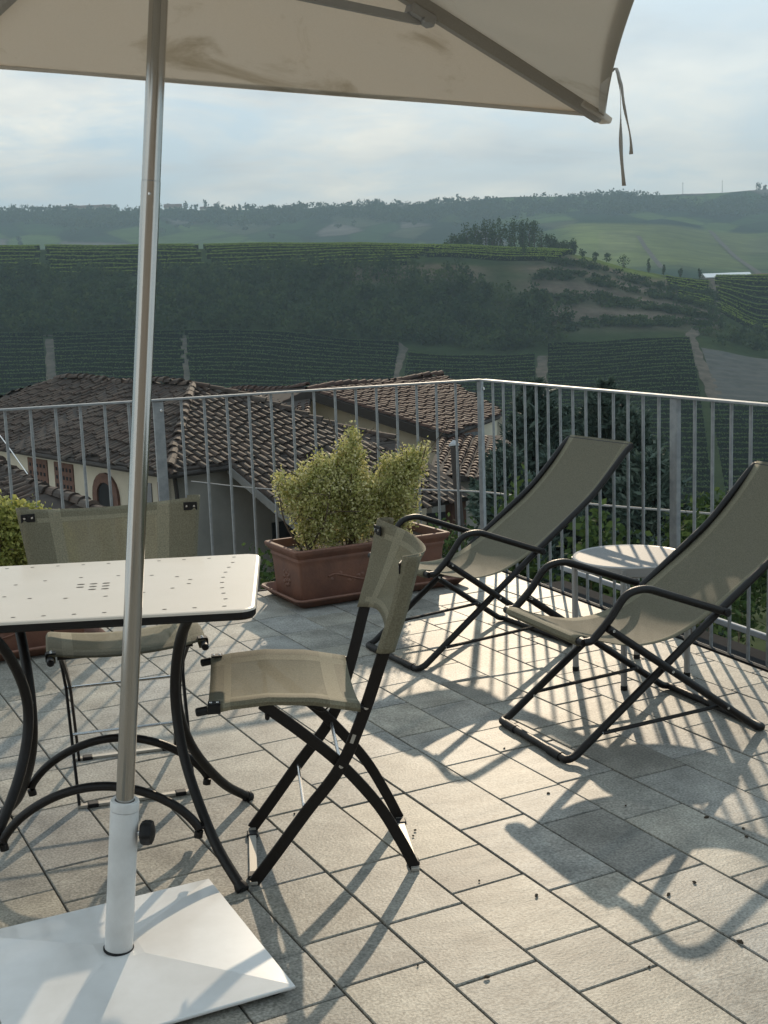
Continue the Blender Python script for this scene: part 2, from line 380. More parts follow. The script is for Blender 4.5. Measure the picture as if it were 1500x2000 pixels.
# floor pavers
def pavermat():
    m = bpy.data.materials.new('paver_stone'); m.use_nodes = True; t = m.node_tree; b = t.nodes['Principled BSDF']
    a_ = t.nodes.new('ShaderNodeAttribute'); a_.attribute_name = 'tone'
    cr = t.nodes.new('ShaderNodeValToRGB'); els = cr.color_ramp.elements
    els[0].color = (.215, .20, .17, 1); els[1].color = (.34, .31, .25, 1)
    for p, c in ((.06, (.195, .188, .168)), (.1, (.26, .248, .218)), (.45, (.30, .28, .236)), (.7, (.265, .258, .238))):
        e = els.new(p); e.color = (*c, 1)
    t.links.new(a_.outputs['Fac'], cr.inputs[0])
    tcn = t.nodes.new('ShaderNodeTexCoord'); cmb = t.nodes.new('ShaderNodeCombineXYZ'); t.links.new(mathn('MULTIPLY', a_.outputs['Fac'], 37.0, t), cmb.inputs[2])
    va = t.nodes.new('ShaderNodeVectorMath'); va.operation = 'ADD'; t.links.new(tcn.outputs['Object'], va.inputs[0]); t.links.new(cmb.outputs[0], va.inputs[1])
    # cleft relief: long noise streaks across the stones
    mp = t.nodes.new('ShaderNodeMapping'); mp.inputs['Scale'].default_value = (5, 15, 8); mp.inputs['Rotation'].default_value = (0, 0, R(18)); t.links.new(va.outputs[0], mp.inputs[0])
    s1 = t.nodes.new('ShaderNodeTexNoise'); s1.inputs['Scale'].default_value = 1.2; s1.inputs['Detail'].default_value = 8; s1.inputs['Roughness'].default_value = .66; s1.inputs['Distortion'].default_value = .8
    t.links.new(mp.outputs[0], s1.inputs['Vector'])
    s2 = t.nodes.new('ShaderNodeTexNoise'); s2.inputs['Scale'].default_value = 150; s2.inputs['Detail'].default_value = 3; t.links.new(va.outputs[0], s2.inputs['Vector'])
    s3 = t.nodes.new('ShaderNodeTexNoise'); s3.inputs['Scale'].default_value = 9; s3.inputs['Detail'].default_value = 6; t.links.new(va.outputs[0], s3.inputs['Vector'])
    mr = t.nodes.new('ShaderNodeMapRange'); mr.inputs[1].default_value = .3; mr.inputs[2].default_value = .7; mr.inputs[3].default_value = .70; mr.inputs[4].default_value = 1.2
    t.links.new(s3.outputs['Fac'], mr.inputs[0])
    mr2 = t.nodes.new('ShaderNodeMapRange'); mr2.inputs[1].default_value = .32; mr2.inputs[2].default_value = .68; mr2.inputs[3].default_value = .62; mr2.inputs[4].default_value = 1.36
    t.links.new(s2.outputs['Fac'], mr2.inputs[0])
    mx = t.nodes.new('ShaderNodeMix'); mx.data_type = 'RGBA'; mx.blend_type = 'MULTIPLY'; mx.inputs[0].default_value = 1
    t.links.new(cr.outputs[0], mx.inputs[6]); t.links.new(mathn('MULTIPLY', mr.outputs[0], mr2.outputs[0], t), mx.inputs[7]); t.links.new(mx.outputs[2], b.inputs['Base Color'])
    hgt = mathn('ADD', mathn('MULTIPLY', s1.outputs['Fac'], .85, t), mathn('MULTIPLY', s2.outputs['Fac'], .32, t), t)
    bp = t.nodes.new('ShaderNodeBump'); bp.inputs['Strength'].default_value = .42; bp.inputs['Distance'].default_value = .006
    t.links.new(hgt, bp.inputs['Height']); t.links.new(bp.outputs[0], b.inputs['Normal'])
    b.inputs['Roughness'].default_value = .52; b.inputs['Specular IOR Level'].default_value = .24
    M['paver_stone'] = m
pavermat()
# terrain: earth / grass by a colour attribute with noise over it
def terrainmat(name, attr, ns=.06, stripes=False):
    m = bpy.data.materials.new(name); m.use_nodes = True; t = m.node_tree; b = t.nodes['Principled BSDF']
    a_ = t.nodes.new('ShaderNodeAttribute'); a_.attribute_name = attr
    tcn = t.nodes.new('ShaderNodeTexCoord'); no = t.nodes.new('ShaderNodeTexNoise'); no.inputs['Scale'].default_value = ns; no.inputs['Detail'].default_value = 9; no.inputs['Roughness'].default_value = .7
    t.links.new(tcn.outputs['Object'], no.inputs['Vector'])
    mr = t.nodes.new('ShaderNodeMapRange'); mr.inputs[1].default_value = .3; mr.inputs[2].default_value = .7; mr.inputs[3].default_value = .55; mr.inputs[4].default_value = 1.4
    t.links.new(no.outputs['Fac'], mr.inputs[0])
    mx = t.nodes.new('ShaderNodeMix'); mx.data_type = 'RGBA'; mx.blend_type = 'MULTIPLY'; mx.inputs[0].default_value = 1
    t.links.new(a_.outputs['Color'], mx.inputs[6]); t.links.new(mr.outputs[0], mx.inputs[7]); t.links.new(mx.outputs[2], b.inputs['Base Color'])
    b.inputs['Roughness'].default_value = 1.0; b.inputs['Specular IOR Level'].default_value = 0
    M[name] = m
terrainmat('hill_ground', 'land', .12)
terrainmat('far_ground', 'land', .03)

# ================================================================== TERRACE FLOOR (structure)
TA = 4.796001507
td = np.array([math.cos(TA), math.sin(TA)]); tn = np.array([-td[1], td[0]])
def clip(poly, axis, lim):
    out = []
    for i in range(len(poly)):
        a, b = poly[i], poly[(i+1) % len(poly)]
        ia, ib = a[axis] <= lim, b[axis] <= lim
        if ia: out.append(a)
        if ia != ib:
            t = (lim-a[axis])/(b[axis]-a[axis]); out.append(a+(b-a)*t)
    return out
def build_floor():
    FX, FY = -.045, -.055
    known = {-1.9627: [2.995, 3.4105, 3.7125], -1.7545: [3.0775], -1.5463: [3.172], -2.171: [3.30, 3.613, 3.8125]}
    b = MB(); tones = []
    rowc = [-1.5463-.2083*k for k in range(-9, 27)]
    for c in rowc:
        kn = None
        for kk, v in known.items():
            if abs(kk-c) < .01: kn = v
        cuts = list(kn) if kn else [rng.uniform(2.6, 3.2)]
        while cuts[-1] < 9.0: cuts.append(cuts[-1]+float(rng.choice([.205, .31, .415], p=[.33, .41, .26])))
        while cuts[0] > -.9: cuts.insert(0, cuts[0]-float(rng.choice([.205, .31, .415], p=[.33, .41, .26])))
        for s0, s1 in zip(cuts[:-1], cuts[1:]):
            g = .0022
            P = [tn*(c+g)+td*(s0+g), tn*(c+.2083-g)+td*(s0+g), tn*(c+.2083-g)+td*(s1-g), tn*(c+g)+td*(s1-g)]
            P = clip(clip(P, 0, FX), 1, FY)
            P = [p for i, p in enumerate(P) if np.linalg.norm(p-P[i-1]) > 1e-4] if P else P
            if len(P) < 3: continue
            ctr = sum(P)/len(P)
            if ctr[0] < -6.6 or ctr[1] < -8.2: continue
            dz = rng.normal(0, .0007); tx, ty = rng.normal(0, .0022, 2)
            zf = lambda p: dz+(p-ctr)@np.array([tx, ty])
            def inset(k): return [p+nrm(ctr-p)*k for p in P]
            lo, mid, hi = P, inset(.0006), inset(.0035)
            n = len(P)
            V = [(*p, -.012) for p in lo]+[(*p, zf(p)-.0022) for p in mid]+[(*p, zf(p)) for p in hi]
            area = sum(P[i-1][0]*P[i][1]-P[i][0]*P[i-1][1] for i in range(n))
            F = [tuple(range(2*n, 3*n))]
            for r_ in (0, 1):
                for i in range(n): F.append((r_*n+i, r_*n+(i+1) % n, (r_+1)*n+(i+1) % n, (r_+1)*n+i))
            if area < 0: F = [f[::-1] for f in F]
            b.add(V, F); tones += [rng.random()]*len(F)
    o = b.build('terrace_floor', M['paver_stone'])
    a = o.data.attributes.new('tone', 'FLOAT', 'FACE'); a.data.foreach_set('value', np.array(tones, np.float32))
    o['kind'] = 'structure'
    # the grouted bed and the slab under the stones
    s = MB(); s.box((-3.33, -4.13, -.106), (6.6, 8.16, .2)); o2 = s.build('terrace_slab', M['grout']); o2['kind'] = 'structure'
    s = MB(); s.box((-3.4, -4.2, -3.7), (6.4, 8.0, 6.98)); o3 = s.build('terrace_wall', M['plaster_cream']); o3['kind'] = 'structure'
    k = MB(); k.box((-3.3, -.022, -.075), (6.58, .02, .15)); k.box((-.012, -4.1, -.0753), (.02, 8.2, .15)); o4 = k.build('floor_edge_trim', M['dark_void']); o4['kind'] = 'structure'  # near-black strips stand in for the shadow gap along the floor edge
build_floor()

# unseen house front, added behind the viewer for warm bounce light and reflections
def build_bounce_wall():
    b = MB(); xs = [-14, -9.6, -8.4, -6.2, -5.0, -2.4, -1.2, 1.0]; y = -10.2
    for k in range(len(xs)-1):
        if k % 2 == 0: b.box(((xs[k]+xs[k+1])/2, y, 0), (xs[k+1]-xs[k], .4, 7.0))
        else:
            b.box(((xs[k]+xs[k+1])/2, y, 2.9), (xs[k+1]-xs[k], .4, 1.2)); b.box(((xs[k]+xs[k+1])/2, y, -1.8), (xs[k+1]-xs[k], .4, 3.4)); b.box(((xs[k]+xs[k+1])/2, y-.1, 1.1), (xs[k+1]-xs[k], .1, 2.4))
    o = b.build('house_wall', M['plaster_pale']); o['kind'] = 'structure'
build_bounce_wall()
# ================================================================== RAILING
def build_railing():
    t = empty('metal_railing', (0, 0, 0), 0, 'grey galvanised metal railing with thin upright bars round the terrace edge', 'railing')
    top = MB()
    top.bbox((-3.35, .012, 1.0), (6.74, .042, .010), .002); top.bbox((.013, -3.02, 1.0003), (.042, 6.0, .010), .002)
    top.build('top_rail', M['galvanised'], t)
    bot = MB(); bot.box((-3.35, .012, -.018), (6.70, .034, .008)); bot.box((.013, -3.0, -.0183), (.034, 5.96, .008))
    bot.build('bottom_rail', M['galvanised'], t)
    pm = None; bm_ = None
    def post(x, y, rz=0, sc_=1.0):
        nonlocal pm
        if pm is None:
            b = MB(); b.bbox((0, 0, .40), (.050, .022, 1.188), .002)
            pm = b.build('post', M['galvanised'], t)
            bb = MB(); bb.lathe([(0, 0), (.008, 0), (.008, .006), (.005, .009), (0, .009)], 10, (0, 0, 0), np.array([[0, 0, -1], [0, 1, 0], [1, 0, 0]]).T)
            bo = bb.build('bolt', M['rivet_steel'], pm); bo.location = (0.012, -.0115, .95); bo.rotation_euler = (0, 0, R(-90))
            o = pm
        else:
            o = pm.copy(); col.objects.link(o); o.parent = t
            for ch in pm.children:
                c = ch.copy(); col.objects.link(c); c.parent = o
        o.location = (x, y, 0); o.rotation_euler = (0, 0, rz)
    def bal(x, y):
        nonlocal bm_
        if bm_ is None:
            b = MB(); b.tube([(0, 0, -.012), (0, 0, .9945)], .0072, 8, (1, 0, 0)); bm_ = b.build('baluster', M['galvanised'], t, smooth=True); o = bm_
        else: o = bm_.copy(); col.objects.link(o); o.parent = t
        o.location = (x, y, 0)
    post(.013, .012, R(45))
    pL, oL, pR, oR, oR2 = .11558, .02063, .115097, .018437, .016379
    for i in range(1, 30):
        x = -(pL*i+oL) - (.028 if i > 15 else 0)
        if i == 15: post(x, .012)
        else: bal(x, .012)
    for i in range(1, 32):
        y = -(pR*i+oR+(oR2 if i > 15 else 0))
        if i in (15, 31): post(.013, y, R(90))
        else: bal(.013, y)
build_railing()

# ================================================================== PARASOL
PB = np.array([-2.69, -3.455, .052])
PAX = nrm(np.array([-2.491, -3.538, 2.014])-PB)
def build_parasol():
    t = empty('parasol', PB, 0, 'cream cloth parasol with mould stains on a leaning metal pole', 'parasol')
    org = PB
    A = nrm(np.array([PAX[0]+.019, PAX[1]-.011, PAX[2]])); th = -.522
    e1 = np.array([math.cos(th), math.sin(th), 0]); e1 = nrm(e1-A*(e1@A)); e2 = np.cross(A, e1)
    C = PB+PAX*1.968; a = .906; apex = C+A*.311
    cs = [C+a*(e1*i+e2*j) for i, j in ((1, 1), (-1, 1), (-1, -1), (1, -1))]
    # canopy: four panels, each a little slack between its two ribs
    b = MB()
    for k in range(4):
        p, q_ = cs[k], cs[(k+1) % 4]; rows = []
        nr = 22; nn = 30
        for i in range(nr+1):
            r_ = .02+.98*i/nr; row = []
            for j in range(nn+1):
                s_ = j/nn; e = p*(1-s_)+q_*s_; slack = math.sin(math.pi*s_)
                P = apex*(1-r_)+e*r_
                P = P-(apex*0+A*.020*slack*math.sin(math.pi*min(1, r_*.86)))            # slack belly
                inward = nrm(C-(p+q_)/2); P = P+inward*.018*slack*r_**3                 # edge drawn in
                P = P+A*(1-r_**6)*(.006*math.sin(17*s_+3*r_+k)*r_*slack*(1-slack)*2+.004*math.sin(31*r_*s_+k*2)*slack)
                row.append(P)
            rows.append(row)
        b.grid(rows)
    cn = b.build('canopy', M['canopy_cloth'], t, smooth=True, solid=.0016, org=org, weld=True)
    # hem turned under along each edge
    h = MB()
    for k in range(4):
        p, q_ = cs[k], cs[(k+1) % 4]; inward = nrm(C-(p+q_)/2); rows = [[], [], []]
        for j in range(31):
            s_ = j/30; sl = math.sin(math.pi*s_); E = p*(1-s_)+q_*s_+inward*.018*sl
            up_in = nrm(apex-E)
            rows[0].append(E-A*.0018+up_in*.001); rows[1].append(E-A*.0075+up_in*.004); rows[2].append(E+up_in*.026-A*.0065)
        h.grid(rows)
    h.build('hem', M['canopy_cloth'], cn, smooth=True, solid=.001, org=org)
    # corner pockets
    for k in range(4):
        pk = MB(); d = nrm(apex-cs[k]); c0 = cs[k]-A*.012
        pk.sweep([c0-d*.012, c0-d*.004, c0+d*.05, c0+d*.11], [(-.022, -.010), (.022, -.010), (.026, .008), (-.026, .008)], A, scale=[.55, .85, 1, .9])
        pk.build('corner_pocket', M['canopy_cloth'], cn, org=org, bevel=.003)
    # ribs in cloth sleeves with their struts
    run = PB+PAX*2.035
    for k in range(4):
        rb = MB(); p0, p1 = cs[k]-A*.016, apex-A*.03
        n = nrm(np.cross(p1-p0, A))
        rb.bar([p0+(p1-p0)*.02, p1], .014, .024, A)
        ro = rb.build('rib', M['ribbon_cloth'], t, org=org)
        sl = MB(); sl.grid([[p0+(p1-p0)*f+n*.021+A*.0155-A*.004*(1-f) for f in np.linspace(.02, .97, 12)], [p0+(p1-p0)*f+n*.009-A*.012 for f in np.linspace(.02, .97, 12)], [p0+(p1-p0)*f-n*.009-A*.012 for f in np.linspace(.02, .97, 12)], [p0+(p1-p0)*f-n*.021+A*.0155-A*.004*(1-f) for f in np.linspace(.02, .97, 12)]])
        sl.build('rib_sleeve', M['ribbon_cloth'], ro, org=org, solid=.001)
        J = p0+(p1-p0)*.495-A*.03
        br = MB(); dd = nrm(p1-p0); br.bbox(J+A*.012, (.075, .030, .030), .005, np.array([dd, n, nrm(np.cross(dd, n))]).T)
        br.tube([J-n*.022, J+n*.022], .006, 8, A)
        br.build('strut_bracket', M['grey_metal'], ro, org=org)
        st = MB(); st.bar([J, run+nrm(J-run)*.03], .012, .018, A); st.build('strut', M['grey_metal'], t, org=org)
    rn = MB(); rn.tube([run-PAX*.03, run+PAX*.04], .036, 18, (1, 0, 0)); rn.build('runner', M['black_plastic'], t, org=org, smooth=True)
    hb = MB(); hb.tube([apex-A*.06, apex+A*.02], .034, 18, (1, 0, 0)); hb.tube([apex+A*.02, apex+A*.045], .016, 12, (1, 0, 0)); hb.build('hub', M['black_plastic'], t, org=org, smooth=True)
    # pole in two lengths
    jl = 1.632
    p1 = MB(); p1.tube([PB+PAX*.012, PB+PAX*jl], .0192, 26, (1, 0, 0)); po = p1.build('pole', M['aluminium'], t, org=org, smooth=True)
    p2 = MB(); p2.tube([PB+PAX*(jl+.0012), PB+PAX*2.25], .0186, 26, (1, 0, 0)); p2.build('upper_tube', M['aluminium'], po, org=org, smooth=True)
    sd = nrm(np.cross(PAX, np.array([.385, .923, 0])))
    bt = MB(); c = PB+PAX*(jl-.025)+nrm(np.array([-.3, -.95, 0]))*.018; bt.bbox(c, (.006, .006, .008), .002); bt.build('snap_button', M['rivet_steel'], po, org=org)
    # two tie ribbons hanging from the right-hand edge
    E0 = cs[0]+(cs[3]-cs[0])*.315+nrm(C-(cs[0]+cs[3])/2)*.012
    for k, (ln, dx, ang) in enumerate(((.236, .006, .4), (.170, .024, -.5))):
        rows = [[], []]; r_ = np.array([RH[0], RH[1], 0]); fw = np.array([FH[0], FH[1], 0])
        for i in range(29):
            s_ = i/28; out_ = .016*(1-(1-min(1, s_*4))**2)
            P = E0-r_*.004+r_*(out_+dx*s_+.0035*math.sin(7*s_+k*2)*s_)+np.array([0, 0, .010*math.sin(math.pi*min(1, s_*7))-ln*max(0, s_-.06)/.94])+fw*.008*math.sin(6*s_+k)*s_
            tw = ang+1.0*math.sin(5.3*s_+k); wv = (r_*math.cos(tw)+fw*math.sin(tw))*(.0029+.0012*s_+.0006*math.sin(13*s_))
            rows[0].append(P-wv); rows[1].append(P+wv)
        q_ = MB(); q_.grid(rows); q_.build('tie_ribbon', M['ribbon_cloth'], t, org=org, solid=.0012, smooth=True)
    return t
build_parasol()

def build_base():
    t = empty('parasol_stand', (PB[0], PB[1], 0), 0, 'glossy white square plate base with a tube holding the parasol pole', 'parasol stand')
    org = (PB[0], PB[1], 0)
    Rr, T = np.array([-2.378, -3.732]), np.array([-2.410, -3.163]); ev = T-Rr; sd = np.linalg.norm(ev); n = nrm(np.array([-ev[1], ev[0]])); 
    if n[0] > 0: n = -n
    c4 = [Rr, T, T+n*sd, Rr+n*sd]; cc = sum(c4)/4
    b = MB(); z0, z1, z2 = .016, .024, .047
    lo = [(*(p+(cc-p)*.004), z0) for p in c4]; mi = [(*p, z0+.003) for p in c4]; hi = [(*p, z1-.002) for p in c4]; hi2 = [(*(p+(cc-p)*.006), z1) for p in c4]
    ctr = np.array([PB[0], PB[1]])
    top = [(*(ctr+(p-cc)*.16), z2) for p in c4]
    V = lo+mi+hi+hi2+top
    F = []
    for r_ in range(4):
        for i in range(4): F.append((r_*4+i, r_*4+(i+1) % 4, (r_+1)*4+(i+1) % 4, (r_+1)*4+i))
    F += [(16, 17, 18, 19), (3, 2, 1, 0)]
    b.add(V, F); b.build('plate', M['white_metal'], t, org=org)
    for p in c4:
        f = MB(); q_ = p+(cc-p)*.14; f.lathe([(0, .001), (.02, .001), (.02, .0158), (0, .0158)], 12, (*q_, 0)); f.build('foot', M['black_plastic'], t, org=org)
    s0 = PB-PAX*.006
    s_ = MB(); s_.lathe([(.030, 0), (.0305, .002), (.0305, .322), (.0300, .324)], 32, s0, np.array([nrm(np.cross(np.array([0, 1, 0]), PAX)), nrm(np.cross(PAX, np.cross(np.array([0, 1, 0]), PAX))), PAX]).T)
    Mx = np.array([nrm(np.cross(np.array([0, 1, 0]), PAX)), nrm(np.cross(PAX, np.cross(np.array([0, 1, 0]), PAX))), PAX]).T
    so = s_.build('sleeve', M['sleeve_paint'], t, org=org, smooth=True)
    k = MB(); k.lathe([(.0296, .3245), (.0312, .3255), (.0312, .342), (.0295, .346), (.0215, .346), (.0205, .338), (.0205, .30)], 32, s0, Mx); k.build('collar', M['sleeve_paint'], so, org=org, smooth=True)
    g = MB(); g.lathe([(.0306, .0), (.0335, .001), (.0335, .0045), (.0306, .006)], 32, s0, Mx); g.build('bottom_gap', M['dark_void'], so, org=org)
    kd = nrm(np.array([.90, -.44, -.03])); kc = s0+PAX*.272
    km = np.array([nrm(np.cross((0, 0, 1), kd)), nrm(np.cross(kd, np.cross((0, 0, 1), kd))), kd]).T
    kb = MB(); kb.lathe([(0, .028), (.004, .028), (.004, .040)], 10, kc, km)
    ko = kb.build('clamp_screw', M['rivet_steel'], t, org=org, smooth=True)
    kk = MB(); vs = []; seg = 30
    prof = [(.010, .036), (.0225, .039), (.0255, .045), (.0255, .056), (.0235, .063), (.012, .067), (0, .068)]
    for i in range(seg):
        an = 2*math.pi*i/seg; lob = 1+.06*math.cos(6*an)
        for r_, z in prof: vs.append(kc+km@V3((r_*lob*math.cos(an), r_*lob*math.sin(an), z)))
    K = len(prof); kk.add(vs, [(i*K+j, ((i+1) % seg)*K+j, ((i+1) % seg)*K+j+1, i*K+j+1) for i in range(seg) for j in range(K-1)])
    kk.build('knob', M['black_plastic'], t, org=org, smooth=True)
build_base()

# ================================================================== TABLE
def build_table():
    el = nrm(np.array([-.949, .315, 0])); ed = nrm(np.array([.315, .949, 0]))     # along the table, and from front to back
    CR_ = np.array([-2.285, -3.273, 0])                                           # front right corner
    Lg, Wd, H = .86, .696, .72
    a0 = CR_.copy()
    t = empty('bistro_table', a0+el*Lg/2+ed*Wd/2, 0, 'white topped table with perforated dots and black curved legs beside the parasol pole', 'table')
    org = np.array(t.location)
    P = lambda x, y, z: a0+el*x+ed*y+np.array([0, 0, z])
    def outline(ins, rad=.042):
        pts = []
        for cx, cy, s0 in ((ins, ins, 180), (Lg-ins, ins, 270), (Lg-ins, Wd-ins, 0), (ins, Wd-ins, 90)):
            r_ = rad-ins
            ox = cx+(r_ if cx < Lg/2 else -r_); oy = cy+(r_ if cy < Wd/2 else -r_)
            for k in range(7):
                an = R(s0+90*k/6); pts.append((ox+r_*math.cos(an), oy+r_*math.sin(an)))
        return pts
    b = MB(); o1, o2, o3 = outline(.0), outline(.004), outline(.010)
    n = len(o1)
    V = [P(x, y, H-.006) for x, y in o1]+[P(x, y, H-.0015) for x, y in o2]+[P(x, y, H) for x, y in o3]
    F = [tuple(range(2*n, 3*n))]+[(r_*n+i, r_*n+(i+1) % n, (r_+1)*n+(i+1) % n, (r_+1)*n+i) for r_ in (0, 1) for i in range(n)]
    b.add(V, [f[::-1] for f in F]); top = b.build('tabletop', M['table_white'], t, org=org)
    e = MB(); oo = outline(.0008); ob = outline(.006)
    V = [P(x, y, H-.0062) for x, y in oo]+[P(x, y, H-.020) for x, y in oo]+[P(x, y, H-.026) for x, y in ob]
    e.add(V, [(r_*n+i, r_*n+(i+1) % n, (r_+1)*n+(i+1) % n, (r_+1)*n+i) for r_ in (0, 1) for i in range(n)]+[tuple(range(2*n, 3*n))])
    e.build('edge_band', M['black_plastic'], top, org=org)
    # perforations
    h = MB(); zz_ = H+.0006
    def hole(x, y, lx=.0058, ly=.0034, rz=0):
        h.add([P(x+lx*math.cos(k*math.pi/5)*math.cos(rz)-ly*math.sin(k*math.pi/5)*math.sin(rz), y+lx*math.cos(k*math.pi/5)*math.sin(rz)+ly*math.sin(k*math.pi/5)*math.cos(rz), zz_) for k in range(10)], [tuple(range(10))[::-1]])
    k = .0
    nx = 11
    for i in range(nx):
        x = .075+(Lg-.15)*i/(nx-1)
        hole(x, .048); hole(x, Wd-.048)
    for j in range(8):
        y = .125+(Wd-.25)*j/7; bow = .018*math.sin(math.pi*j/7)
        hole(.066+bow+.01, y); hole(Lg-.076-bow, y)
    for j in range(16):
        an = 2*math.pi*(j+.5)/16; hole(Lg/2+.255*math.cos(an), Wd/2+.125*math.sin(an))
    for i in range(3):
        for j in range(3):
            if (i, j) != (2, 0): hole(Lg/2+(i-1)*.033+(j-1)*.003, Wd/2+(j-1)*.034, .0105, .0055)
    h.build('perforation', M['hole_dark'], top, org=org)
    # legs: in each end frame the front and the back leg bow towards each other
    def leg(x0, s, y0, ym, y1, yt):
        return smooth_path([P(x0, y0, .008), P(x0+s*.07, y0+(ym-y0)*.36, .10), P(x0+s*.138, y0+(ym-y0)*.80, .26), P(x0+s*.160, ym, .42), P(x0+s*.135, ym+(yt-ym)*.36, .58), P(x0+s*.085, yt, .70)], 6)
    fy0, fy1 = .030, .617
    for x0, s in ((.072, 1), (.072+.70, -1)):
        L1 = leg(x0, s, fy0, fy0+.272, 0, fy0+.10); L2 = leg(x0, s, fy1, fy1-.272, 0, fy1-.10)
        for Lp in (L1, L2):
            lb = MB(); lb.tube(Lp, .0135, 12, (1, 0, 0)); lo = lb.build('leg', M['black_steel'], t, org=org, smooth=True)
            cb = MB(); d = nrm(Lp[0]-Lp[1]); cb.tube([Lp[0]-d*.014, Lp[0]-d*.004, Lp[0]+d*.006, Lp[0]+d*.009], .0175, 12, (1, 0, 0), scale=[.85, 1, 1, .8]); cb.build('foot_cap', M['black_plastic'], lo, org=org, smooth=True)
        cc = MB(); m1 = P(x0+s*.160, fy0+.272, .42); m2 = P(x0+s*.160, fy1-.272, .42); cc.tube([m1, m2], .009, 8); cc.build('leg_connector', M['black_steel'], t, org=org)
    def legpt(x0, s_, y0, ym, yt, z):
        L_ = np.array(leg(x0, s_, y0, ym, 0, yt)); return np.array([np.interp(z, L_[:, 2], L_[:, k]) for k in range(3)])
    for y0, ym, yt in ((fy0, fy0+.272, fy0+.10), (fy1, fy1-.272, fy1-.10)):
        a_, b_ = legpt(.072, 1, y0, ym, yt, .118), legpt(.772, -1, y0, ym, yt, .118); a2, b2 = legpt(.072, 1, y0, ym, yt, .16), legpt(.772, -1, y0, ym, yt, .16)
        off = el*.029; up_ = lambda p, z: V3((p[0], p[1], z))
        A0_, B0_ = a_+off, b_-off; mid = (A0_+B0_)/2; dv = B0_-A0_
        pts = [A0_-V3((0, 0, .018)), A0_+V3((0, 0, .012))] + [A0_+dv*k+V3((0, 0, h_)) for k, h_ in ((.09, .062), (.22, .102), (.36, .126), (.5, .134), (.64, .126), (.78, .102), (.91, .062))] + [B0_+V3((0, 0, .012)), B0_-V3((0, 0, .018))]
        ab = MB(); ab.tube(smooth_path(pts, 5), .0115, 10, (0, 0, 1)); ab.build('arched_stretcher', M['black_steel'], t, org=org, smooth=True)
        for p_, q_ in ((a_, A0_), (b_, B0_)):
            pb_ = MB(); pb_.tube([p_+V3((0, 0, .008)), q_+V3((0, 0, .008))], .006, 8); pb_.build('weld_pin', M['black_steel'], t, org=org)
    for y in (fy0+.10, fy1-.10):
        sb = MB(); sb.bbox(P(Lg/2, y, H-.036), (.60, .025, .018), .002, np.array([el, ed, (0, 0, 1)]).T); sb.build('under_rail', M['black_steel'], t, org=org)
build_table()

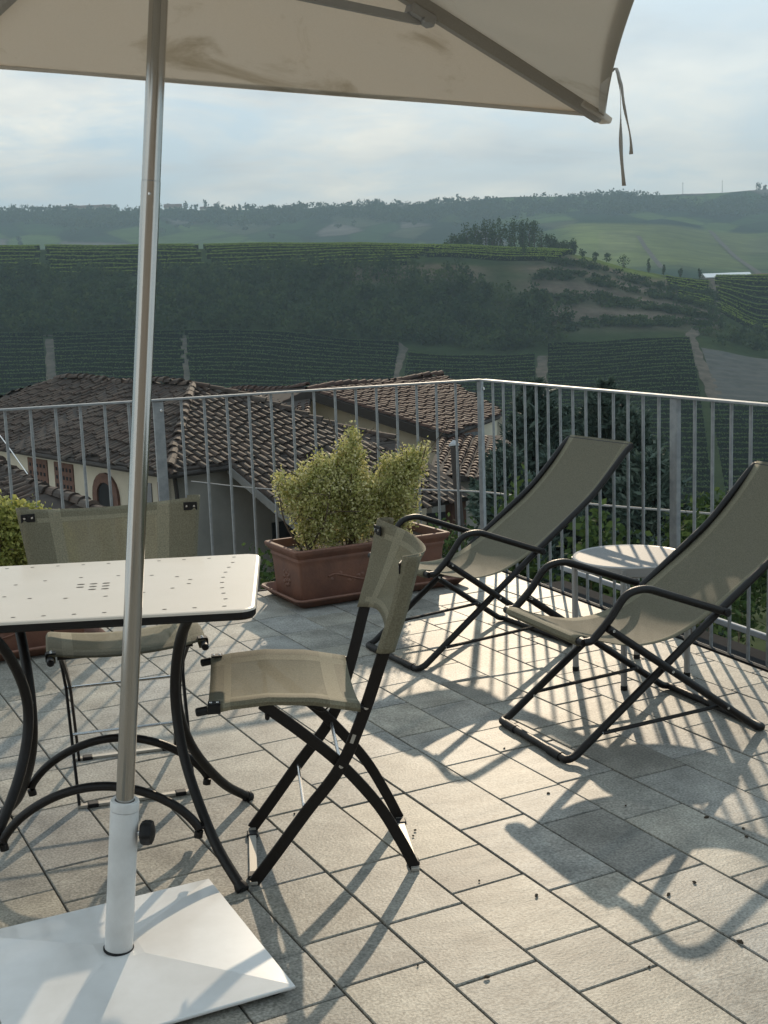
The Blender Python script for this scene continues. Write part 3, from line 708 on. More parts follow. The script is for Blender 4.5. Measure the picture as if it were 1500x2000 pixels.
# ================================================================== FOLDING CHAIRS
def build_chair():
    W = .345
    t = empty('folding_chair', (0, 0, 0), 0)
    hw = lambda z: float(np.interp(z, [0, .30, .38, .48, .60, .83], [.1725, .184, .194, .214, .238, .272]))
    fl = lambda z: hw(z)-.1725          # the frame spreads upwards
    A = smooth_path([(0, 0, .006), (.055, 0, .075), (.14, 0, .185), (.23, 0, .298), (.289, 0, .435), (.343, 0, .602), (.377, 0, .70), (.408, 0, .815)], 5)
    Bp = smooth_path([(.408, 0, .006), (.372, 0, .085), (.318, 0, .185), (.23, 0, .298), (.135, 0, .392), (.043, 0, .475)], 5)
    for y, off in ((0, 1), (W, -1)):
        a = MB(); a.bar([p+V3((0, y+(.006-fl(p[2]))*off, 0)) for p in A], .030, .009, (0, 1, 0)); ao = a.build('rear_upright', M['black_steel'], t, bevel=.002)
        b = MB(); b.bar([p+V3((0, y+(.018-fl(p[2])*.9)*off, 0)) for p in Bp], .028, .009, (0, 1, 0)); b.build('front_leg', M['black_steel'], t, bevel=.002)
        for x, z in ((.23, .298), (.296, .452)):
            rv = MB(); rv.lathe([(0, 0), (.006, 0), (.0055, .002), (0, .003)], 12, (x, y+(.0014-fl(z))*off, z), np.array([[1, 0, 0], [0, 0, -off], [0, 1, 0]], float).T)
            rv.build('rivet', M['rivet_steel'], ao)
        sl = MB(); d = nrm(V3((.0612, 0, .154))); sl.bar([V3((.262, y+(.0008-fl(.372))*off, .372))-d*.014, V3((.262, y+(.0008-fl(.372))*off, .372))+d*.014], .009, .001, (0, 1, 0)); sl.build('slot_plate', M['foot_plate'], ao)
        # seat rail with its end cap
        y = y-(hw(.48)-.1725)*off
        r_ = MB(); r_.tube(smooth_path([(-.102, y, .474), (-.03, y, .485), (.06, y, .490), (.17, y, .481), (.288, y, .455)], 4), .0072, 10); ro = r_.build('seat_rail', M['black_steel'], t, smooth=True)
        c = MB(); d_ = nrm(V3((-.072, 0, -.011))); c.tube([V3((-.086, y, .4765))+d_*k for k in (0, .026, .029)], .0105, 10, scale=[1, 1, .7]); c.build('end_cap', M['black_plastic'], ro, smooth=True)
    for x in (0.0, .408):
        f = MB(); f.bbox((x, W/2, .0055), (.020, W, .008), .001); fo = f.build('foot_bar', M['foot_plate'], t)
        for y in (.045, W-.045):
            g = MB(); g.bbox((x, y, .0062), (.030, .032, .0122), .003); g.build('foot_clip', M['black_plastic'], fo)
    for x, z in ((.23, .298), (.135, .180)):
        cr = MB(); cr.tube([(x, .008-fl(z), z), (x, W-.008+fl(z), z)], .0045, 8); cr.build('cross_rod', M['rivet_steel'], t, smooth=True)
    cr = MB(); cr.tube([(.055, .01-fl(.44), .440), (.055, W-.01+fl(.44), .440)], .006, 8); cr.build('front_cross_rod', M['black_steel'], t, smooth=True)
    wl = MB(); wl.tube(smooth_path([(.07, .03, .462), (.10, .03, .455), (.15, .03, .448), (.19, .03, .430), (.205, .03, .438), (.215, .03, .448)], 4), .0022, 6, (0, 1, 0)); wl.build('latch_wire', M['black_steel'], t, smooth=True)
    W0 = W; e0 = hw(.48)-.1725; W = W0+2*e0; ys = -e0                # seat level
    # seat sling
    sb = MB(); rows = []
    nx, ny = 20, 14
    for i in range(nx+1):
        x = -.086+.366*i/nx; zr = np.interp(x, [-.102, -.03, .06, .17, .288], [.474, .485, .490, .481, .455])
        row = [V3((x, .014, zr-.011)), V3((x, -.003, zr-.0105)), V3((x, -.0095, zr)), V3((x, -.004, zr+.0085))]
        for j in range(ny+1):
            s_ = j/ny; sag = .020*4*s_*(1-s_)*(1+.15*math.sin(math.pi*i/nx)); row.append(V3((x, .004+(W-.008)*s_, zr+.0095-sag)))
        row += [V3((x, W+.004, zr+.0085)), V3((x, W+.0095, zr)), V3((x, W+.003, zr-.0105)), V3((x, W-.014, zr-.011))]; rows.append(row)
    rows = [[p+V3((0, ys, 0)) for p in r_] for r_ in rows]
    nc = len(rows[0])-1
    for i in range(nx):
        for j in range(nc):
            sb.mi = 1 if (i in (2, nx-4, nx-3) or j in (5, nc-6)) else (2 if i < 2 or i > nx-3 or j < 5 or j > nc-6 else 0)
            sb.grid([rows[i][j:j+2], rows[i+1][j:j+2]])
    so = sb.build('seat', [M['chair_mesh'], M['chair_hem'], M['sling_hem']], t, smooth=True, solid=.0014, weld=True)
    # back sling, sewn into sleeves round the two uprights
    bb = MB(); rows = []
    nz = 16
    up = np.array([[p[0], p[2]] for p in A]); ks = np.argsort(up[:, 1]); up = up[ks]
    for i in range(nz+1):
        k = i/nz; z = .604+.226*k; x0 = np.interp(min(z, .815), up[:, 1], up[:, 0])+(max(0, z-.815)*.27)
        sg = .020+.046*k**1.2; b_ = .0215
        ze_ = z+.012*(k-.6)
        row = [V3((x0+b_, .020, ze_)), V3((x0+b_, .0, ze_)), V3((x0+b_*.6, -.009, ze_)), V3((x0-b_*.6, -.009, ze_)), V3((x0-b_, .0, ze_))]
        for j in range(ny+1):
            s_ = j/ny; q_ = 4*s_*(1-s_)
            row.append(V3((x0-b_*(1-min(1, q_*1.3))+sg*q_, .005+(W-.010)*s_, z-.020*q_*k+.012*(1-q_)*(k-.6)+.022*q_*(1-k))))
        row += [V3((x0-b_, W, ze_)), V3((x0-b_*.6, W+.009, ze_)), V3((x0+b_*.6, W+.009, ze_)), V3((x0+b_, W, ze_)), V3((x0+b_, W-.020, ze_))]; rows.append(row)
    rows = [[V3((p[0], W0/2+(p[1]-W/2)*(hw(.604+.226*i/nz)+.001)/(W/2), p[2])) for p in r_] for i, r_ in enumerate(rows)]
    nc = len(rows[0])-1
    for i in range(nz):
        for j in range(nc):
            bb.mi = 1 if (i in (1, nz-3) and 6 < j < nc-6) or j in (7, nc-8) else (2 if i < 1 or i > nz-3 or j < 7 or j > nc-8 else 0)
            bb.grid([rows[i][j:j+2], rows[i+1][j:j+2]])
    bo = bb.build('backrest', [M['chair_mesh'], M['chair_hem'], M['sling_hem']], t, smooth=True, solid=.0014, weld=True)
    x0 = .3835
    for y, yt, off in ((ys, W0/2-hw(.806), 1), (ys+W, W0/2+hw(.806), -1)):
        Mr = np.array([[.955, .296*off, 0], [-.296*off, .955, 0], [0, 0, 1]])
        pl = MB(); pl.bbox((x0+.0035, yt+.018*off, .806), (.004, .044, .026), .001, Mr)
        po = pl.build('clamp_plate', M['black_plastic'], bo)
        for dy in (.007, .030):
            rv = MB(); rv.lathe([(0, 0), (.0040, 0), (.0034, .002), (0, .0025)], 10, (x0+.0015+.296*(dy-.018)-.0005, yt+dy*off, .806), np.array([[0, 0, -1], [0, 1, 0], [1, 0, 0]], float)); rv.build('rivet', M['rivet_steel'], po)
        sp = MB(); sp.bbox((-.070, y+.003*off, .4915), (.030, .026, .004), .001); sp.bbox((-.070, y-.0115*off, .480), (.030, .003, .022), .001)
        sp_o = sp.build('clamp_plate', M['black_plastic'], so)
        for dx in (-.008, .008):
            rv = MB(); rv.lathe([(0, 0), (.0036, 0), (.003, .002), (0, .0025)], 10, (-.070+dx, y+.003*off, .4935)); rv.build('rivet', M['rivet_steel'], sp_o)
    return t
ch1 = build_chair()
ch1.location = (-2.308, -3.207, 0); ch1.rotation_euler = (0, 0, R(-16.3))
tag(ch1, 'folding chair seen from the side, between the table and the terracotta planter', 'chair', 'folding mesh chairs at the white table')
ch2 = copy_tree(ch1)
ch2.location = (-2.283, -2.537, 0); ch2.rotation_euler = (0, 0, R(82.5))
tag(ch2, 'folding chair facing us behind the white table, its see-through back above the table top', 'chair', 'folding mesh chairs at the white table')

# ================================================================== DECK CHAIRS
def build_deckchair():
    t = empty('deck_chair', (0, 0, 0), 0)
    ha, hb = .213, .240; r_ = .0125
    A1 = [(0, 0, .014), (.03, 0, .022), (.57, 0, .412), (.86, 0, .612), (1.035, 0, .782), (1.06, 0, .80)]
    def loop(prof, h, bot): return [V3((x, -h, z)) for x, _, z in prof[::-1]]+[V3((x, h, z)) for x, _, z in prof]
    def side(prof, y): return [V3((x, y, z)) for x, _, z in prof]
    # back frame: one bent tube, floor bar in front, top bar behind the head
    a = MB(); pa = round_path(side(A1[::-1], -ha)+side(A1, ha), .055, 6); a.tube(pa, r_, 12)
    a.tube([(1.06, -ha, .80), (1.06, ha, .80)], r_*.9, 10); a.build('back_frame', M['black_steel'], t, smooth=True)
    for y in (-ha+.07, ha-.07):
        f = MB(); f.tube([(0, y-.035, .0135), (0, y+.035, .0135)], .0150, 12, (1, 0, 0)); f.build('floor_sleeve', M['black_plastic'], t, smooth=True)
    B1 = [(.045, 0, .388), (.075, 0, .388), (.135, 0, .44), (.20, 0, .522), (.27, 0, .530), (.572, 0, .415)]
    for y in (-hb, hb):
        b = MB(); b.tube(round_path([V3((x, y, z)) for x, _, z in B1], .06, 6), r_, 12); b.build('armrest', M['black_steel'], t, smooth=True)
        bo = MB(); bo.lathe([(0, 0), (.014, 0), (.014, .004), (.009, .007), (0, .007)], 12, (.572, y+math.copysign(.012, y), .415), np.array([[1, 0, 0], [0, 0, math.copysign(1, y)], [0, math.copysign(1, y), 0]], float).T); bo.build('pivot_cap', M['black_plastic'], t)
        pv = MB(); pv.tube([(.572, math.copysign(ha, y), .415), (.572, y, .415)], .008, 8, (1, 0, 0)); pv.build('pivot_pin', M['black_steel'], t)
    fb = MB(); fb.tube([(.045, -hb-.004, .388), (.045, hb+.004, .388)], r_, 12, (1, 0, 0)); fb.build('seat_bar', M['black_steel'], t, smooth=True)
    hc = .256
    C1 = [(.125, 0, .424), (.36, 0, .255), (.690, 0, .018), (.715, 0, .0135)]
    c = MB(); c.tube(round_path([V3((x, -hc, z)) for x, _, z in C1]+[V3((x, hc, z)) for x, _, z in C1[::-1]], .045, 6), r_, 12); c.build('rear_leg_frame', M['black_steel'], t, smooth=True)
    for y in (-1, 1):
        s_ = MB(); s_.tube([(.122, y*(ha+.017), .086), (.565, y*(hc-.018), .106)], .0065, 8); s_.build('side_brace', M['black_steel'], t, smooth=True)
        for x, z, y0, y1 in ((.122, .086, ha-.016, ha+.020), (.565, .106, hc-.022, hc+.016), (.135, .418, hb-.016, hc+.016), (.352, .258, ha-.016, hc+.016)):
            pn = MB(); pn.tube([(x, y*y0, z), (x, y*y1, z)], .0048, 8, (1, 0, 0))
            pn.build('pin', M['rivet_steel'], t)
    # sling: from the seat bar, sagging under the sitter, up to the top bar
    prof = smooth_path([(.045, 0, .402), (.075, 0, .395), (.15, 0, .365), (.27, 0, .337), (.40, 0, .344), (.52, 0, .388), (.66, 0, .470), (.82, 0, .575), (.95, 0, .690), (1.06, 0, .815)], 5)
    wrapf = [V3((.062, 0, .378)), V3((.042, 0, .372)), V3((.030, 0, .386)), V3((.034, 0, .398))]
    wrapb = [V3((1.074, 0, .808)), V3((1.072, 0, .790)), V3((1.052, 0, .786))]
    pr = wrapf+list(prof)+wrapb; rows = []
    for i, p in enumerate(pr):
        k = (p[0]-.045)/1.0; hw = .205+.012*max(0, 1-abs(k)*4)-.006*math.sin(math.pi*min(max(k, 0), 1)); row = []
        for j in range(13):
            s_ = -1+2*j/12; row.append(V3((p[0], hw*s_, p[2]-.014*(1-s_*s_)*math.sin(math.pi*min(max(k, 0), 1)))))
        rows.append(row)
    sl = MB()
    for i in range(len(rows)-1):
        for j in range(12):
            sl.mi = 1 if (j in (0, 11) or i < 5 or i > len(rows)-5) else 0
            sl.grid([rows[i][j:j+2], rows[i+1][j:j+2]])
    sl.build('sling', [M['sling'], M['sling_hem']], t, smooth=True, solid=.0018, weld=True)
    return t
d1 = build_deckchair()
d1.location = (-1.213, -1.5375, 0); d1.rotation_euler = (0, 0, R(5.5))
tag(d1, 'olive sling deck chair nearer the corner post and the terracotta planter', 'deck chair', 'sling deck chairs facing the table')
d2 = copy_tree(d1)
d2.location = (-1.197, -2.651, 0); d2.rotation_euler = (0, 0, R(0.2))
tag(d2, 'olive sling deck chair standing in front of the round side table', 'deck chair', 'sling deck chairs facing the table')

# ================================================================== ROUND SIDE TABLE
def build_sidetable():
    c = np.array([-.493, -2.165, 0]); t = empty('side_table', c, 0, 'small round grey side table striped by railing shadows, between the two deck chairs', 'side table')
    H = .458; Rr = .215
    b = MB(); b.lathe([(Rr-.012, H-.001), (Rr-.004, H+.0015), (Rr, H-.003), (Rr, H-.034), (Rr-.004, H-.038), (Rr-.012, H-.036)], 48); b.build('rim', M['grey_metal'], t, smooth=True)
    s_ = MB(); s_.lathe([(0, H-.0012), (Rr-.0122, H-.0012), (Rr-.0122, H-.012), (0, H-.012)], 48); s_.build('tabletop', M['stone_top'], t)
    for k in range(4):
        an = R(139.5+90*k); d = V3((math.cos(an), math.sin(an), 0))
        l_ = MB(); l_.tube([d*(Rr-.006)+V3((0, 0, .018)), d*(Rr-.006)+V3((0, 0, H-.010))], .0115, 12, (1, 0, 0)); lo = l_.build('leg', M['grey_metal'], t, smooth=True)
        f = MB(); f.tube([d*(Rr-.006)+V3((0, 0, .001)), d*(Rr-.006)+V3((0, 0, .0178))], .0128, 12, (1, 0, 0)); f.build('foot_cap', M['black_plastic'], lo, smooth=True)
build_sidetable()

# ================================================================== PLANTERS WITH SHRUBS
def frame2d(org, ang):
    ex = np.array([math.cos(ang), math.sin(ang), 0]); ey = np.array([-math.sin(ang), math.cos(ang), 0]); return ex, ey
def rrect(lx, ly, rad, n=4):
    out = []
    for sx, sy, a0 in ((1, 1, 0), (-1, 1, 90), (-1, -1, 180), (1, -1, 270)):
        for k in range(n+1):
            an = R(a0+90*k/n); out.append((sx*(lx/2-rad)+rad*math.cos(an), sy*(ly/2-rad)+rad*math.sin(an)))
    return out
def loft(b, rings, cap0=True, cap1=True):
    n = len(rings[0]); V = [p for r_ in rings for p in r_]
    F = [(k*n+i, k*n+(i+1) % n, (k+1)*n+(i+1) % n, (k+1)*n+i) for k in range(len(rings)-1) for i in range(n)]
    if cap0: F.append(tuple(range(n))[::-1])
    if cap1: F.append(tuple((len(rings)-1)*n+i for i in range(n)))
    b.add(V, F)
def build_planter(label, lx=.86, ly=.40):
    t = empty('planter_trough', (0, 0, 0), 0, label, 'planter', 'terracotta planter troughs along the railing')
    H = .262
    def ring(sx, sy, z, rad=.035): return [V3((x, y, z)) for x, y in rrect(sx, sy, rad)]
    b = MB()
    prof = [(.775, .315, 0), (.78, .32, .006), (.800, .338, .175), (.806, .344, .196), (.818, .352, .203), (.816, .350, .210), (.812, .348, .216), (.826, .362, .226), (.850, .386, .238), (.858, .394, .246), (.860, .396, .258), (.852, .388, H), (.816, .352, H), (.808, .344, .250), (.800, .335, .215)]
    loft(b, [ring(x*lx/.86, y*ly/.40, z, .014) for x, y, z in prof], True, False)
    b.build('trough', M['terracotta'], t, smooth=True)
    s_ = MB(); rows = []
    for i in range(25): rows.append([V3((-.398*lx/.86+.796*lx/.86*i/24, -.166+.332*j/10, .218+.008*rng.random())) for j in range(11)])
    s_.grid(rows); s_.build('soil', M['soil'], t)
    # raised ornament: garland on the long side, rosette on the end
    for sd in (-1, 1):
        yy = lambda z: sd*(.16+.009*(z/.175)+.0045)
        o_ = MB()
        for sg in (-1, 1):
            pts = [(sg*.02, yy(.075), .075), (sg*.08, yy(.085), .085), (sg*.15, yy(.11), .108), (sg*.21, yy(.10), .125), (sg*.25, yy(.12), .118)]
            o_.tube(smooth_path([(x, y-sd*.003, z) for x, y, z in pts], 4), .0052, 6, scale=None)
            for k in range(9):
                x = sg*(.04+.024*k); z = .085+.03*math.sin(k*1.3)*.6+.004*k
                o_.lathe([(0, -.003), (.010, 0), (.007, .003), (0, .004)], 8, (x, yy(z)-sd*.004, z), np.array([[1.3, 0, 0], [0, 0, sd], [0, 1, 0]], float).T)
        for k in range(7):
            an = k*2*math.pi/7; o_.lathe([(0, -.003), (.011, 0), (.007, .0045), (0, .0055)], 8, (.028*math.cos(an)*1.0, yy(.07)-sd*.004, .045+.016*math.sin(an)), np.array([[1, 0, 0], [0, 0, sd], [0, 1, 0]], float).T)
        o_.build('garland_relief', M['terracotta'], t, smooth=True)
        e_ = MB(); xx = sd*(.389*lx/.86+.0115)
        for k in range(9):
            an = k*2*math.pi/9
            for rr, s2 in ((.034, .012), (.017, .009)):
                e_.lathe([(0, -.003), (s2, 0), (s2*.6, .004), (0, .005)], 8, (xx-sd*.0045, rr*math.cos(an), .105+rr*1.15*math.sin(an)), np.array([[0, 1, 0], [0, 0, 1], [sd, 0, 0]], float).T)
        e_.build('rosette_relief', M['terracotta'], t, smooth=True)
    return t
def build_saucer(label, lx=.97, ly=.49):
    t = MB()
    def ring(sx, sy, z, rad): return [V3((x, y, z)) for x, y in rrect(sx, sy, rad)]
    P = [(lx-.10, ly-.10, .002, .03), (lx-.085, ly-.085, .004, .03), (lx-.02, ly-.02, .038, .04), (lx-.004, ly-.004, .040, .04), (lx, ly, .046, .04), (lx-.008, ly-.008, .052, .04), (lx-.024, ly-.024, .050, .036), (lx-.09, ly-.09, .013, .03)]
    loft(t, [ring(*p) for p in P], True, True)
    o = t.build('planter_saucer', M['terracotta'], None, smooth=True)
    return tag(o, label, 'saucer', 'terracotta saucers under the planters')
def build_shrub(loc, blobs, name, label, n, leaf, lm, group=None, stems=7, cat='shrub', cluster=.018):
    """blobs: ellipsoids (x, y, z, rx, ry, rz) relative to loc; leaves sit in sprigs through each blob"""
    t = empty(name, loc, 0, label, cat, group)
    bl = np.array(blobs, float); vol = bl[:, 3]*bl[:, 4]*bl[:, 5]; pr = vol**.8/np.sum(vol**.8)
    nsp = n//9; k = rng.choice(len(bl), nsp, p=pr)
    d = rng.normal(size=(nsp, 3)); d /= np.linalg.norm(d, axis=1)[:, None]
    rad = rng.random(nsp)**.42*(.92+.22*rng.normal(size=nsp)*.5)
    c = bl[k, :3]+d*rad[:, None]*bl[k, 3:]
    c = c[c[:, 2] > .012]
    cc = np.repeat(c, 9, axis=0)+rng.normal(size=(len(c)*9, 3))*cluster*np.array([.8, .8, 1.1])
    tone = np.clip(np.repeat(rng.random(len(c))*.55, 9)+.45*rng.random(len(cc)), 0, 1)
    fo = quads_obj('foliage', leaf_quads(cc, leaf, .62, .35), lm, t, tone)
    s_ = MB()
    for i in range(stems):
        b0 = V3((rng.normal()*.015, rng.normal()*.015, -.01)); e = bl[i % len(bl), :3]+V3(bl[i % len(bl), 3:])*rng.normal(size=3)*.35
        e[2] = max(e[2], .1)
        m_ = (b0+e)/2+V3(rng.normal(size=3)*.02); m_[2] = e[2]*.45
        pts = smooth_path([b0, m_, e], 4); s_.tube(pts, .0055, 6, (1, 0, 0), scale=np.linspace(1.2, .35, len(pts)))
        for j in range(5):
            p = pts[3+j % 5]; q_ = p+V3(rng.normal(size=3)*.06)+V3((0, 0, .06)); s_.tube([p, q_], .0022, 4, (1, 0, 0))
    s_.build('stem', M['twig'], t)
    return t
PA = R(5.2); pex, pey = frame2d(None, PA)
pc = np.array([-1.2565, -.522, 0])+pex*.425+pey*.2
p1 = build_planter('terracotta trough with relief garlands holding three boxwood shrubs by the railing')
p1.location = (*pc[:2], .0135); p1.rotation_euler = (0, 0, PA)
s1 = build_saucer('terracotta saucer under the trough with three shrubs'); s1.location = (*(pc+pex*.03-pey*.01)[:2], 0); s1.rotation_euler = (0, 0, PA)
def ploc(x, y, z): p = pc+pex*x+pey*y; return (p[0], p[1], z+.0135)
LV = M['leaf_variegated']
build_shrub(ploc(-.27, 0, .22), [(.05, 0, .12, .13, .12, .12), (-.0, 0, .25, .15, .12, .10), (.09, 0, .30, .12, .12, .10), (.05, 0, .36, .10, .10, .09), (-.08, 0, .32, .08, .07, .06), (-.135, .01, .37, .035, .03, .035), (.09, 0, .43, .06, .05, .06)], 'boxwood_shrub', 'variegated boxwood at the left end of the terracotta trough, lowest of the three', 12500, .016, LV, 'variegated boxwoods in the trough')
build_shrub(ploc(-.03, .02, .22), [(.02, 0, .13, .14, .13, .13), (.02, 0, .27, .17, .14, .12), (-.01, 0, .37, .12, .11, .08), (.02, 0, .455, .085, .08, .065), (.03, 0, .53, .05, .045, .055), (.035, 0, .59, .022, .022, .035), (-.07, .02, .42, .045, .04, .045)], 'boxwood_shrub', 'tallest variegated boxwood, pointed, in the middle of the terracotta trough', 14500, .016, LV, 'variegated boxwoods in the trough')
build_shrub(ploc(.24, .02, .22), [(-.03, 0, .13, .14, .12, .13), (-.02, 0, .26, .17, .13, .11), (.02, 0, .345, .13, .11, .085), (.09, 0, .375, .09, .08, .06), (.08, 0, .42, .06, .05, .04), (.15, 0, .44, .035, .03, .025), (.185, 0, .465, .016, .015, .016), (-.05, 0, .40, .045, .04, .04)], 'boxwood_shrub', 'variegated boxwood at the right end of the terracotta trough behind the folding chair', 12500, .016, LV, 'variegated boxwoods in the trough')
# second trough, left, mostly behind the table
p2 = copy_tree(p1); p2c = np.array([-2.262, -.40, 0])-pex*.43+pey*.02; p2c[1] -= .12
p2.location = (*p2c[:2], .0135); p2.rotation_euler = (0, 0, R(4)); p2['label'] = 'terracotta trough mostly hidden behind the white table, holding a yellow green shrub'
s2 = s1.copy(); col.objects.link(s2); s2.location = (*p2c[:2], 0); s2.rotation_euler = (0, 0, R(4)); s2['label'] = 'terracotta saucer under the half hidden trough behind the table'
build_shrub((p2c[0]+.13, p2c[1]-.02, .232), [(0, 0, .15, .17, .13, .14), (0, 0, .28, .18, .14, .12), (.09, 0, .32, .10, .09, .09), (-.03, 0, .37, .11, .10, .07)], 'euonymus_shrub', 'yellow green leafy shrub at the picture edge behind the see-through chair back', 8500, .021, M['leaf_yellow'])
build_shrub((p2c[0]+.33, p2c[1], .232), [(0, 0, .14, .09, .10, .12), (0, 0, .25, .07, .08, .09)], 'euonymus_shrub', 'small yellow shrub seen through the mesh of the chair back', 2200, .019, M['leaf_yellow'])

# ================================================================== BITS LYING ON THE FLOOR
_o, = [None]
def floor_pt(u, v):
    d = (u-750)/F_PX*CR+(1000-v)/F_PX*CU+_f; return CAM-d*(CAM[2]/d[2])
for i, (u, v, s_) in enumerate([(1048, 1751, 1.3), (1306, 1749, 1.3), (1356, 1725, 1.0), (951, 1911, 1.2), (1071, 1551, .9), (936, 1722, .6), (1445, 1842, 1.6), (1380, 1598, 1.3), (1452, 1620, .9), (1458, 1636, .9), (811, 1623, .7), (807, 1634, .6), (816, 1887, .6), (575, 1591, .7), (1222, 1575, .6), (985, 1463, .7), (653, 1928, .6), (1268, 1890, .5)]):
    p = floor_pt(u, v); b = MB()
    an = rng.uniform(0, 6.28); L_ = .0055*s_; d = V3((math.cos(an), math.sin(an), 0))
    b.tube([d*-L_+V3((0, 0, .0022)), d*-.3*L_+V3((0, 0, .0030*s_)), d*.4*L_+V3((0, 0, .0028)), d*L_+V3((0, 0, .0022))], .0034*s_**.5, 6, scale=[.55, 1, .9, .4])
    o = b.build('dry_bit', M['debris'], None); o.location = (p[0], p[1], .0005)
    tag(o, 'tiny dark dry twig bit lying on the sunlit paving', 'twig bit', 'dry bits scattered on the paving')

# ================================================================== LAND: the slope below, the vineyard hill, the far ridge
# control profiles: for a photo column u, a list of (depth, level) with level = photo row v, or ('z', height)
UCOL = np.array([-1500., -500., 0., 450., 800., 1000., 1130., 1250., 1330., 1400., 1500., 1900., 2900.])
DEP = [9., 30., 70., 120., 175., 240., 330., 388., 432., 480., 600., 720.]
VV = {   #  175   240  330  388  432
    -1500: (1110, 930, 690, 560, 492), -500: (1085, 900, 668, 552, 488), 0: (1075, 880, 655, 545, 485), 450: (1065, 860, 648, 540, 486),
    800: (1050, 850, 672, 520, 488), 1000: (1045, 850, 676, 527, 491), 1130: (1040, 850, 668, 530, 497), 1250: (1040, 850, 662, 566, 526),
    1330: (1040, 850, 660, 585, 541), 1400: (1040, 850, 668, 600, 546), 1500: (1040, 850, 690, 645, 547), 1900: (1050, 860, 700, 640, 560), 2900: (1080, 900, 720, 660, 590)}
HZ = np.zeros((len(UCOL), len(DEP)))
for i, u in enumerate(UCOL):
    zs = [at(u, v, d)[2] for v, d in zip(VV[int(u)], DEP[4:9])]
    HZ[i] = [-5.2, -8.5, -17, -26.5]+zs+[zs[-1]-7, zs[-1]*.4-24, -34]
def interp_smooth(x, xs, ys):
    """piecewise cubic with monotone-ish slopes"""
    xs = np.asarray(xs); ys = np.asarray(ys); d = np.diff(ys)/np.diff(xs); m = np.zeros(len(xs)); m[0], m[-1] = d[0], d[-1]
    for i in range(1, len(xs)-1): m[i] = 0 if d[i-1]*d[i] <= 0 else 2*d[i-1]*d[i]/(d[i-1]+d[i])
    i = np.clip(np.searchsorted(xs, x)-1, 0, len(xs)-2); h = xs[i+1]-xs[i]; t = (x-xs[i])/h
    return (2*t**3-3*t**2+1)*ys[i]+(t**3-2*t**2+t)*h*m[i]+(-2*t**3+3*t**2)*ys[i+1]+(t**3-t**2)*h*m[i+1]
_cols = {}
def hill_col(u):
    k = round(float(u), 1)
    if k not in _cols: _cols[k] = np.array([interp_smooth(k, UCOL, HZ[:, j]) for j in range(len(DEP))])
    return _cols[k]
def bumps(x, y): return .9*math.sin(x*.021+1.3)*math.sin(y*.027)+.45*math.sin(x*.06+y*.045)+.22*math.sin(x*.15-y*.11+2)
def hill(u, dep):
    """point of the vineyard hill in the column u of the photo at a depth"""
    z = float(interp_smooth(dep, DEP, hill_col(u)))
    lat = (u-750)/F_PX*dep*1.0035
    x, y = CAM[:2]+RH*lat+FH*dep
    if 150 < dep: z += .5*bumps(x, y)*min(1, (dep-150)/60)
    return np.array([x, y, z])
GRASS, EARTH, DRY, FIELD = (.034, .048, .022), (.125, .100, .078), (.12, .12, .06), (.07, .09, .035)
def smoothstep(a, b, x):
    t = min(1, max(0, (x-a)/(b-a))); return t*t*(3-2*t)
def build_hill():
    us = np.unique(np.concatenate([np.linspace(-1500, -100, 36), np.linspace(-100, 1600, 172), np.linspace(1600, 2900, 34)]))
    ds = np.concatenate([np.linspace(9, 170, 26), np.linspace(174, 432, 92), np.linspace(436, 720, 26)])
    rows = [[hill(u, d) for u in us] for d in ds]
    b = MB(); b.grid(rows); o = b.build('vineyard_hill', M['hill_ground'], None, smooth=True); o['kind'] = 'structure'
    a = o.data.attributes.new('land', 'FLOAT_COLOR', 'POINT'); C = []
    for d in ds:
        for u in us:
            c = np.array(GRASS)
            if d < 120: c = np.array((.05, .06, .03))
            if 330 < d < 440:
                k = smoothstep(960, 1090, u)*(1-smoothstep(1390, 1420, u))*smoothstep(336, 350, d)
                band = .5+.5*math.sin((d-330)*.36+.004*u+1.2*math.sin(u*.013)); k *= .35+.65*band
                k *= 1-.9*smoothstep(416, 424, d)
                c = c*(1-k)+np.array(EARTH)*k
                g = smoothstep(1125, 1140, u)*(1-smoothstep(1270, 1330, u))*smoothstep(408, 418, d); c = c*(1-g)+np.array((.10, .13, .035))*g
                s_ = smoothstep(370, 378, d)*(1-smoothstep(388, 394, d))*smoothstep(640, 720, u)*(1-smoothstep(930, 1000, u)); c = c*(1-.7*s_)+np.array(EARTH)*.7*s_
            C += [*c, 1]
    a.data.foreach_set('color', np.array(C, np.float32))
build_hill()

def foliage_row(pts, n, w_, h_, size, lm, name):
    """one row of vines: leaves in a hedge along a line of ground points"""
    P = np.array(pts); seg = np.linalg.norm(np.diff(P, axis=0), axis=1); cum = np.concatenate([[0], np.cumsum(seg)]); tt = rng.random(n)*cum[-1]
    c = np.stack([np.interp(tt, cum, P[:, k]) for k in range(3)], 1)
    up = rng.random(n) < .62
    c += rng.normal(size=(n, 3))*np.array([.20, .20, 0]); c[:, 2] += np.where(up, h_*(.86+.16*rng.random(n)), h_*(.12+.76*rng.random(n)))
    q_ = leaf_quads(c, size, .8, .5); T = .42+.5*rng.random(n)
    W = np.array([[P[i], P[i+1], P[i+1]+(0, 0, h_*.86), P[i]+(0, 0, h_*.86)] for i in range(len(P)-1)])      # near-black wall added inside the row to block sun and deepen shade
    return quads_obj(name, np.concatenate([q_, W]), lm, None, np.concatenate([T, np.zeros(len(W))]))
